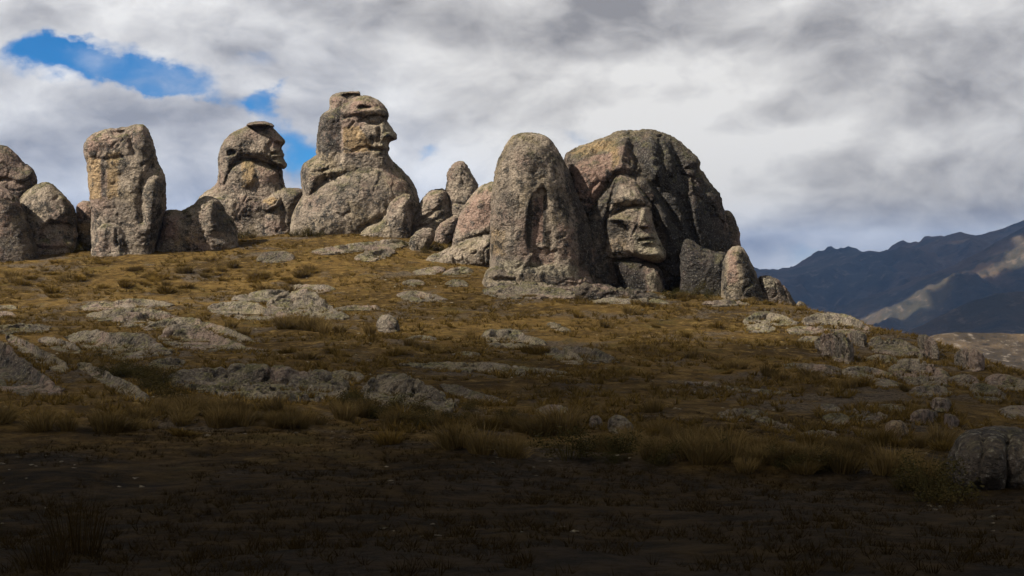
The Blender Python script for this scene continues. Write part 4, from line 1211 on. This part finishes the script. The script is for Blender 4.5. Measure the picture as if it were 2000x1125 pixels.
# split boulder in the near right corner: lobes parted by deep clefts
d = ground(1915, 955)
tag(make_rock('split_boulder', [(1849, 910), (1856.5, 879.5), (1870.5, 855), (1891.5, 841), (1915, 836), (1940, 833), (1968, 836), (2000, 842), (2030, 856), (2050, 890), (2058, 990), (1960, 1000), (1900, 990), (1856, 970), (1849, 940)], d + 1.3, 1.3, 62, M_DARK, seed=170, voxel=.045, step=1.6,
          lump=.06, chunk=.05, chunk_s=.3, fine=.03, joint=.04,
          feats=[('line', [(1918, 845), (1922, 870), (1917, 905), (1914, 990)], .8, 3.4), ('line', [(1972, 850), (1966, 880), (1967, 920), (1964, 1000)], .9, 4.2), ('line', [(1924, 880), (1942, 866), (1966, 862)], .4, 2.8), ('ell', 1940, 905, 60, 60, .3)]),
    'huge split boulder with deep dark clefts in the shaded corner', 'boulder', BO)


# ------------------------------------------------------------------ plants
def plant_mat(name, a, b, c):
    m, N = new_mat(name)
    at = N.add('ShaderNodeAttribute', attribute_name='tint')
    s = N.add('ShaderNodeSeparateColor')
    N.l.new(at.outputs['Color'], s.inputs[0])
    oi = N.add('ShaderNodeObjectInfo')
    col = N.mix(s.outputs[0], a, b)
    col = N.mix(N.math('MULTIPLY', s.outputs[1], 0.6), col, c)
    col = N.mix(N.math('MULTIPLY', oi.outputs['Random'], 0.75), col, c)
    bs = N.add('ShaderNodeBsdfDiffuse')
    N.l.new(col, bs.inputs[0])
    tr = N.add('ShaderNodeBsdfTranslucent')
    N.l.new(col, tr.inputs[0])
    mx = N.add('ShaderNodeMixShader')
    mx.inputs[0].default_value = 0.25
    N.l.new(bs.outputs[0], mx.inputs[1])
    N.l.new(tr.outputs[0], mx.inputs[2])
    o = N.add('ShaderNodeOutputMaterial')
    N.l.new(mx.outputs[0], o.inputs[0])
    return m


M_STRAW = plant_mat('straw_grass', (0.115, 0.076, 0.028), (0.220, 0.152, 0.060), (0.040, 0.028, 0.011))
M_OLIVE = plant_mat('olive_grass', (0.105, 0.066, 0.017), (0.205, 0.130, 0.037), (0.036, 0.025, 0.008))
M_SHADED_GRASS = plant_mat('shaded_grass', (0.022, 0.014, 0.005), (0.058, 0.038, 0.012), (0.011, 0.007, 0.003))  # near-bench grass, colours darkened to carry the shade there
M_SHRUB = plant_mat('dark_shrub', (0.018, 0.019, 0.008), (0.036, 0.036, 0.013), (0.055, 0.038, 0.015))


def blades(rs, n, rad, h, wid, spread, segs=2):
    """n tapering bent blades growing from a disc; returns verts, tris, tint"""
    an = rs.rand(n) * 2 * np.pi
    rr = rad * np.sqrt(rs.rand(n)) * 0.55
    base = np.c_[rr * np.cos(an), rr * np.sin(an), np.full(n, -0.04)]
    out = spread * (0.25 + rs.rand(n)) * (0.3 + rr / (rad * .55 + 1e-6))
    a2 = an + rs.normal(0, .5, n)
    ln = h * (0.55 + 0.55 * rs.rand(n))
    dirh = np.c_[np.cos(a2), np.sin(a2)]
    mid = base + np.c_[dirh * (out * ln * .40)[:, None], ln * .58]
    tip = base + np.c_[dirh * (out * ln * 1.05)[:, None], ln * (1.0 - .25 * np.minimum(out, 1.5))]
    ws = rs.rand(n) * 2 * np.pi
    wv = np.c_[np.cos(ws), np.sin(ws), np.zeros(n)] * (wid * (0.6 + .8 * rs.rand(n)))[:, None]
    V = np.concatenate([base - wv, base + wv, mid - wv * .75, mid + wv * .75, tip])
    i = np.arange(n)
    T = np.concatenate([np.c_[i, i + n, i + 3 * n], np.c_[i, i + 3 * n, i + 2 * n], np.c_[i + 2 * n, i + 3 * n, i + 4 * n]])
    tint = np.tile(np.c_[rs.rand(n), rs.rand(n) ** 2], (5, 1))
    return V, T, tint


def wisps(rs, n, rad, h, wid, spread):
    an = rs.rand(n) * 2 * np.pi
    rr = rad * np.sqrt(rs.rand(n)) * .6
    base = np.c_[rr * np.cos(an), rr * np.sin(an), np.full(n, -0.06)]
    a2 = an + rs.normal(0, .6, n)
    ln = h * (.5 + .6 * rs.rand(n))
    o = spread * (.2 + rs.rand(n)) * ln
    tip = base + np.c_[np.cos(a2) * o, np.sin(a2) * o, ln]
    ws = rs.rand(n) * 2 * np.pi
    wv = np.c_[np.cos(ws), np.sin(ws), np.zeros(n)] * (wid * (.6 + .8 * rs.rand(n)))[:, None]
    i = np.arange(n)
    return np.concatenate([base - wv, base + wv, tip]), np.c_[i, i + n, i + 2 * n], np.tile(np.c_[rs.rand(n), rs.rand(n) ** 2], (3, 1))


def tint_mesh(name, V, T, tint, mat):
    me = mesh_from(name, V, T, False)
    ca = me.attributes.new('tint', 'FLOAT_COLOR', 'POINT')
    c = np.zeros((len(V), 4), np.float32)
    c[:, :2] = tint
    c[:, 3] = 1
    ca.data.foreach_set('color', c.ravel())
    me.materials.append(mat)
    return me


rs = np.random.RandomState(5)
TUFTS = [tint_mesh('tussock', *blades(rs, 280, .46, .62, .010, .8), M_STRAW) for _ in range(5)]
ROUND = [tint_mesh('tussock', *blades(rs, 260, .45, .50, .012, .95), M_OLIVE) for _ in range(4)]


WISP = [tint_mesh('tussock', *blades(rs, 150, .42, .62, .004, .7), M_SHADED_GRASS) for _ in range(2)]


def shrub_mesh(rs, n=1100, leaf=.021):
    """twigs with small leaves in uneven clumps"""
    cl = rs.normal(0, 1, (9, 3)) * (.24, .24, .15) + (0, 0, .26)
    c = cl[rs.randint(0, 9, n)] + rs.normal(0, .085, (n, 3))
    c[:, 2] = np.abs(c[:, 2])
    a = rs.normal(size=(n, 3)); a /= np.linalg.norm(a, axis=1)[:, None]
    b = np.cross(a, rs.normal(size=(n, 3))); b /= np.linalg.norm(b, axis=1)[:, None]
    s = leaf * (.6 + .9 * rs.rand(n))[:, None]
    V = np.concatenate([c - a * s, c + b * s * .5, c + a * s, c - b * s * .5])
    i = np.arange(n)
    T = np.concatenate([np.c_[i, i + n, i + 2 * n], np.c_[i, i + 2 * n, i + 3 * n]])
    tw = blades(rs, 40, .3, .5, .008, .8)
    tint = np.tile(np.c_[rs.rand(n), rs.rand(n) ** 3], (4, 1))
    return np.r_[V, tw[0]], np.r_[T, tw[1] + len(V)], np.r_[tint, tw[2]]


SHRUBS = [tint_mesh('shrub', *shrub_mesh(rs), M_SHRUB) for _ in range(4)]


def plant(name, meshes, px, py, size, label, cat, group, hs=1.0):
    g = on_ground(px, py)
    if g is None:
        return
    o = bpy.data.objects.new(name, meshes[rs.randint(len(meshes))])
    COL.objects.link(o)
    o.location = (g[0], g[1], g[2] - .02)
    o.rotation_euler = (rs.normal(0, .14), rs.normal(0, .14), rs.rand() * 6.28)
    o.scale = (size * rs.uniform(.8, 1.25), size * rs.uniform(.8, 1.25), size * hs * rs.uniform(.75, 1.15))
    tag(o, label, cat, group)


BANK = 'straw tussocks along the bank behind the foreground'


def bank(x, y):
    if x < 330: w = 'straw tussock on the bank below the dark lichened ramp and ribs'
    elif x < 640: w = 'straw tussock in the thick row below the long cracked bedrock dome'
    elif x < 880: w = 'tussock on the bank below the creased grey bedrock dome'
    elif x < 1145: w = 'tussock on the bank before the pale boulder pair, behind the bare bench'
    elif x < 1300: w = 'tussock on the bank below the pale boulder pair'
    elif x < 1480: w = 'tussock on the shaded bank between the boulder pair and broken outcrop'
    elif x < 1660: w = 'tussock on the shaded bank below the group of four slabs'
    else: w = 'tussock on the shaded bank between small boulder pile and split boulder'
    return (w, 'grass tussock', BANK)


G2 = ('round dry tussock in the sunny band below the left-hand rocks', 'grass tussock', 'small tussocks in the sunny band below the rocks')
G3 = ('dry grass tussock dotted over the middle of the open slope', 'grass tussock', 'tussocks dotted over the open slope')
G4 = ('dark leafy shrub low among the grass of the shaded bank', 'shrub', 'dark shrubs along the bank')
G5 = ('low olive shrub at the foot of the standing rocks', 'shrub', 'shrubs at the feet of the standing rocks')
G6 = ('straw tussock on the ground at the foot of the face massif', 'grass tussock', 'tussocks below the face massif')
G7 = ('tussock in the row beside the ridged bedrock dome', 'grass tussock', 'row of tussocks by the ridged dome')

# single plants that stand out
plant('grass_tussock', TUFTS, 940, 886, .95, 'bright spiky straw tussock, first of two standing side by side', 'grass tussock', BANK, 1.2)
plant('grass_tussock', TUFTS, 998, 892, .9, 'bright spiky straw tussock, second of two standing side by side', 'grass tussock', BANK, 1.15)
plant('grass_tussock', TUFTS, 888, 872, 1.25, 'wide fluffy tussock uphill of the two bright spiky ones', 'grass tussock', BANK, 1.1)
plant('grass_tussock', ROUND, 760, 866, .75, 'lone dark ball-shaped tussock on the bare foreground edge', 'grass tussock', BANK, 1.1)
plant('grass_tussock', ROUND, 360, 850, .85, 'dark flattened tussock at the edge of the near bench', 'grass tussock', BANK, .6)
plant('grass_tussock', TUFTS, 1456, 922, .62, 'short bright straw tuft standing alone in front of the shrubs', 'grass tussock', BANK, 1.2)
plant('grass_tussock', TUFTS, 1090, 770, .62, 'small upright tussock alone above the pale boulder pair', 'grass tussock', G3[2], 1.2)
plant('grass_tussock', TUFTS, 1276, 806, .9, 'round brown tussock beneath the small speckled outcrop', 'grass tussock', BANK, 1.0)
plant('grass_tussock', TUFTS, 1100, 846, 1.25, 'tallest broad tussock clump beside the pale boulder pair', 'grass tussock', BANK, 1.2)
plant('shrub', SHRUBS, 1115, 896, 1.5, 'broad dark green shrub at the front of the shaded bank', 'shrub', G4[2], 1.0)
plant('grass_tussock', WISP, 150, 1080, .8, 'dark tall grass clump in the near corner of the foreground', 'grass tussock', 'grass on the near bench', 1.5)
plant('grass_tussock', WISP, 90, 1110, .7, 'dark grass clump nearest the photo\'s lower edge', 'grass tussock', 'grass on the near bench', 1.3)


def along(pts, n, jx, jy):
    p = np.array(pts, float)
    s = np.r_[0, np.cumsum(np.hypot(*np.diff(p, axis=0).T))]
    q = np.sort(rs.rand(n)) * s[-1]
    return np.c_[np.interp(q, s, p[:, 0]) + rs.normal(0, jx, n), np.interp(q, s, p[:, 1]) + rs.normal(0, jy, n)]


for x, y in along([(-20, 822), (200, 826), (420, 822), (620, 830)], 44, 6, 10):
    plant('grass_tussock', TUFTS, x, y, rs.uniform(.45, 1.05), *bank(x, y), hs=rs.uniform(.9, 1.25))
for x, y in along([(340, 800), (480, 812), (560, 816)], 14, 8, 8):
    plant('grass_tussock', TUFTS, x, y, rs.uniform(.5, 1.0), *bank(x, y), hs=rs.uniform(1, 1.3))
for x, y in along([(640, 812), (760, 826), (880, 832), (1010, 842), (1140, 852)], 22, 8, 7):
    plant('grass_tussock', TUFTS if rs.rand() < .7 else ROUND, x, y, rs.uniform(.6, 1.1), *bank(x, y), hs=rs.uniform(.9, 1.2))
for x, y in along([(1170, 885), (1260, 888), (1360, 892), (1480, 892), (1600, 905), (1720, 912), (1800, 930)], 48, 6, 11):
    plant('grass_tussock', TUFTS, x, y, rs.uniform(.45, 1.05), *bank(x, y), hs=rs.uniform(.9, 1.3))
for x, y in along([(1250, 840), (1320, 846), (1420, 862), (1560, 866), (1700, 872), (1850, 880)], 20, 8, 8):
    plant('grass_tussock', TUFTS if rs.rand() < .5 else ROUND, x, y, rs.uniform(.6, 1.0), *bank(x, y), hs=rs.uniform(.8, 1.2))
for x, y in along([(1180, 898), (1350, 902), (1480, 905), (1650, 925), (1790, 960), (1850, 975)], 14, 10, 8):
    plant('shrub', SHRUBS, x, y, rs.uniform(.6, 1.1), 'dark shrub low on the bank ' + ('near the creased grey dome' if x < 1100 else 'around the pale boulder pair' if x < 1320 else 'below the group of four slabs' if x < 1620 else 'near the split boulder'), G4[1], G4[2], hs=rs.uniform(.6, 1.0))
for x, y in along([(640, 790), (700, 800), (820, 822), (960, 815), (1040, 830)], 18, 12, 8):
    plant('shrub', SHRUBS, x, y, rs.uniform(.9, 1.5), 'dark shrub low on the bank ' + ('near the creased grey dome' if x < 1100 else 'around the pale boulder pair' if x < 1320 else 'below the group of four slabs' if x < 1620 else 'near the split boulder'), G4[1], G4[2], hs=rs.uniform(.5, .9))
for x, y in along([(190, 690), (230, 720), (290, 750), (340, 775)], 14, 14, 9):
    plant('shrub', SHRUBS, x, y, rs.uniform(1.0, 1.8), 'dark shrub filling the hollow below the whale-backed bedrock dome', 'shrub', 'shrubs in the hollow', hs=rs.uniform(.5, .9))
for _ in range(62):
    x = rs.uniform(0, 620)
    y = rs.normal(548, 15) + (x - 300) * -.02
    plant('grass_tussock', ROUND if rs.rand() < .6 else TUFTS, x, y, rs.uniform(.9, 1.9), *G2, hs=rs.uniform(.5, .85))
for x, y in along([(535, 640), (690, 645)], 15, 5, 5):
    plant('grass_tussock', TUFTS, x, y, rs.uniform(1.0, 1.5), *G7, hs=rs.uniform(.9, 1.2))
for x, y in ((722, 655), (770, 694), (785, 692), (845, 684), (860, 690), (800, 676), (820, 678), (1030, 688), (1050, 692), (1060, 690), (730, 668), (1300, 690), (1440, 720), (1500, 735), (1525, 742), (1600, 745), (1580, 735), (450, 640), (470, 650), (480, 655), (340, 665),
             (1400, 640), (1340, 660), (980, 720), (1280, 640), (1230, 612), (1600, 750), (1690, 755), (1660, 758), (1420, 730), (1350, 700), (1180, 640), (1130, 620), (1720, 700), (1770, 765), (880, 640), (920, 655), (650, 690), (600, 700), (560, 690)):
    plant('grass_tussock', TUFTS if rs.rand() < .6 else ROUND, x, y, rs.uniform(.7, 1.25), *G3, hs=rs.uniform(.7, 1.05))
for x, y in along([(1020, 578), (1120, 588), (1240, 590), (1350, 588), (1440, 590), (1540, 600), (1580, 604)], 26, 8, 4):
    plant('grass_tussock', ROUND if rs.rand() < .5 else TUFTS, x, y, rs.uniform(.7, 1.3), *G6, hs=rs.uniform(.6, 1.0))
for x, y in ((150, 485), (162, 490), (140, 493), (480, 462), (495, 464), (470, 466), (580, 460), (600, 462), (570, 462), (590, 464), (620, 462), (840, 486), (860, 490), (880, 484), (830, 494), (1330, 580), (1345, 583), (1360, 580), (1390, 585), (1310, 584), (915, 506), (870, 500), (790, 480), (760, 478)):
    plant('shrub', SHRUBS, x, y, rs.uniform(1.3, 2.2), 'low olive shrub at the foot of the ' + ('flat-topped pillar' if x < 300 else 'head with the flat cap' if x < 520 else 'tallest head' if x < 700 else 'spire and pinkish half-dome' if x < 1000 else 'face massif'), G5[1], G5[2], hs=rs.uniform(.6, .95))


# ground cover: short bunches of grass nobody could count
def cover(name, label, n, region, hmin, hmax, nb, mat, wid, keep):
    VV, TT, CC, off, made = [], [], [], 0, 0
    lib = [wisps(rs, nb, .34, 1.0, wid, .8) for _ in range(12)]
    x0, x1, y0, y1 = region
    yy = y0 + (y1 - y0) * rs.rand(n) ** 0.85
    half = (yy * 1000 / F) * 1.12 + 3
    xx = (rs.rand(n) * 2 - 1) * half
    ok = (xx > x0) & (xx < x1)
    xx, yy = xx[ok], yy[ok]
    nz = gnoise(np.c_[xx / 4.5, yy / 4.5, 0 * xx], 44) + .6 * gnoise(np.c_[xx / 1.3, yy / 1.3, 0 * xx], 45)
    ok = nz > keep
    xx, yy = xx[ok], yy[ok]
    zz_ = hill(xx, yy)
    for x, y, z in zip(xx, yy, zz_):
        V, T, C = lib[rs.randint(12)]
        h = rs.uniform(hmin, hmax)
        a = rs.rand() * 6.28
        c, s = math.cos(a), math.sin(a)
        r = h * 1.5
        VV.append(np.c_[(V[:, 0] * c - V[:, 1] * s) * r + x, (V[:, 0] * s + V[:, 1] * c) * r + y, V[:, 2] * h + z])
        TT.append(T + off)
        CC.append(np.clip(C + rs.normal(0, .2, 2), 0, 1))
        off += len(V)
    me = tint_mesh(name, np.concatenate(VV), np.concatenate(TT), np.concatenate(CC), mat)
    o = link(name, me)
    return tag(o, label, 'grass', None, 'stuff')


cover('grass', 'short dry bunch grass scattered over the sunlit slope', 19000, (-60, 60, 38, 150), .12, .34, 14, M_OLIVE, .075, -0.05)
cover('grass', 'pale straw wisps scattered over the sunlit slope', 15000, (-60, 60, 38, 150), .10, .28, 12, M_STRAW, .06, 0.02)
cover('grass', 'short dark turf grass covering the near bench', 17000, (-40, 40, 9, 44), .04, .15, 10, M_SHADED_GRASS, .028, -0.2)

def fringe():
    lib = [wisps(rs, 12, .34, 1.0, .06, .8) for _ in range(12)]
    VV, TT, CC, off = [], [], [], 0
    for pts, _, _ in SLABS + BOULDERS:
        p = smooth_poly(pts, 1)
        mid = (p[:, 1].min() + p[:, 1].max()) / 2
        for a, b in zip(p, np.roll(p, -1, 0)):
            if (a[1] + b[1]) / 2 < mid - 1:
                continue
            for t in np.arange(0, 1, 4.5 / max(np.hypot(*(b - a)), 4.5)):
                if rs.rand() < .30:
                    continue
                q = a + (b - a) * t + rs.normal(0, 1.8, 2) + (0, 1.0)
                d_ = ground(*q)
                if d_ is None:
                    continue
                x = (q[0] - 1000) / F * d_
                z = float(hill([x], [d_])[0])
                V, T, C = lib[rs.randint(12)]
                hh = rs.uniform(.10, .28)
                VV.append(V * (hh * 1.5, hh * 1.5, hh) + (x, d_, z))
                TT.append(T + off)
                CC.append(np.clip(C + rs.normal(0, .2, 2), 0, 1))
                off += len(V)
    o = link('grass', tint_mesh('grass', np.concatenate(VV), np.concatenate(TT), np.concatenate(CC), M_OLIVE))
    tag(o, 'short grass growing along the edges of the bedrock slabs', 'grass', None, 'stuff')


fringe()


def pebbles(n=1500):
    VV, TT, off = [], [], 0
    base = np.array([[0, 0, .6], [1, 0, 0], [0, 1, 0], [-1, 0, 0], [0, -1, 0], [0, 0, -.5]], float)
    tri = np.array([[0, 1, 2], [0, 2, 3], [0, 3, 4], [0, 4, 1], [5, 2, 1], [5, 3, 2], [5, 4, 3], [5, 1, 4]])
    y = 9 + 110 * rs.rand(n) ** 1.3
    x = (rs.rand(n) * 2 - 1) * (y * .40 + 2)
    ok = gnoise(np.c_[x / 6, y / 6, 0 * x], 61) > .02
    x, y = x[ok], y[ok]
    for a, b, c in zip(x, y, hill(x, y)):
        r = rs.uniform(.010, .030) * (1 + b / 30)
        VV.append((base + rs.normal(0, .22, base.shape)) * r * (1.3, 1.3, .8) + (a, b, c + r * .15))
        TT.append(tri + off)
        off += 6
    o = link('pebbles', mesh_from('pebbles', np.concatenate(VV), np.concatenate(TT), False), M_DARK)
    tag(o, 'small loose stones lying in the turf', 'stones', None, 'stuff')


pebbles()

# ------------------------------------------------------------------ air, clouds over the far slopes and an added cloud shading the near bench
hz, HN = new_mat('haze')
pv = HN.add('ShaderNodeVolumePrincipled')
pv.inputs['Color'].default_value = (0.28, 0.50, 1.0, 1)
pv.inputs['Density'].default_value = 5e-5
pv.inputs['Anisotropy'].default_value = 0.1
ho = HN.add('ShaderNodeOutputMaterial')
HN.l.new(pv.outputs[0], ho.inputs['Volume'])
hx = np.array([[x, y, z] for z in (-520.0, 420.0) for y in (-1200.0, 14500.0) for x in (-14500.0, 14500.0)])
ho_ = link('haze', mesh_from('haze', hx, [[0, 2, 3, 1], [4, 5, 7, 6], [0, 1, 5, 4], [1, 3, 7, 5], [3, 2, 6, 7], [2, 0, 4, 6]], False), hz)
tag(ho_, 'thin bluish mountain air', 'haze', None, 'stuff')

cm, CN = new_mat('cloud_vapour')
lw = CN.add('ShaderNodeNewGeometry')
cb = CN.add('ShaderNodeBsdfDiffuse')
cb.inputs[0].default_value = (0.8, 0.8, 0.8, 1)
ct = CN.add('ShaderNodeBsdfTransparent')
cx_ = CN.add('ShaderNodeMixShader')
cx_.inputs[0].default_value = 0.60
CN.l.new(ct.outputs[0], cx_.inputs[1])
CN.l.new(cb.outputs[0], cx_.inputs[2])
co_ = CN.add('ShaderNodeOutputMaterial')
CN.l.new(cx_.outputs[0], co_.inputs[0])

ico = bpy.data.meshes.new('ico')
import bmesh
bm = bmesh.new()
bmesh.ops.create_icosphere(bm, subdivisions=2, radius=1.0)
bm.verts.ensure_lookup_table()
IV = np.array([v.co[:] for v in bm.verts])
IT = np.array([[v.index for v in f.verts] for f in bm.faces])
bm.free()


rs = np.random.RandomState(8)
thin = cm.copy()
thin.name = 'shade_fringe_vapour'
[n for n in thin.node_tree.nodes if n.type == 'MIX_SHADER'][0].inputs[0].default_value = 0.17


def cloud(label, centers, radii, mat=None):
    """a bank of overlapping puffs of vapour"""
    VV, TT, off = [], [], 0
    for c, r in zip(centers, radii):
        n = 1 + .35 * fbm(IV * 1.7 + c / 97.0, 3, .5, 71)
        VV.append(IV * n[:, None] * r * (1, 1, .55) + c)
        TT.append(IT + off)
        off += len(IV)
    o = link('cloud', mesh_from('cloud', np.concatenate(VV), np.concatenate(TT)), mat or cm)
    return tag(o, label, 'cloud', None, 'stuff')


def shade_cloud(label, n, H, xr, yr, rr, edge=None, mat=None):
    sh = SUN_DIR / SUN_DIR.z * H
    c, r = [], []
    while len(c) < n:
        x, y = rs.uniform(*xr), rs.uniform(*yr)
        q = rs.uniform(*rr)
        if edge is not None and y + q > edge(x):
            continue
        c.append((x + sh.x, y + sh.y, H + rs.uniform(-.05, .08) * H + sh.z * 0))
        r.append(q)
    return cloud(label, np.array(c), np.array(r), mat)


shade_cloud('unseen low cloud added to shade the near bench', 170, 600.0, (-170, 150), (-240, 58), (13, 34), lambda x: 50 + .14 * -x)  # out of view, added only to darken the foreground
shade_cloud('thin unseen puffs added to soften the near shade edge', 36, 600.0, (-70, 70), (28, 84), (11, 20), lambda x: 92 + .14 * -x, thin)  # also added, grades that shade out up the slope
shade_cloud('broad grey cloud above the far mountains', 125, 1900.0, (900, 3600), (4300, 7600), (230, 420), lambda x: 7600)
shade_cloud('grey cloud above the nearer dark ridge', 90, 1700.0, (250, 2300), (1250, 4100), (170, 320), lambda x: 4150)
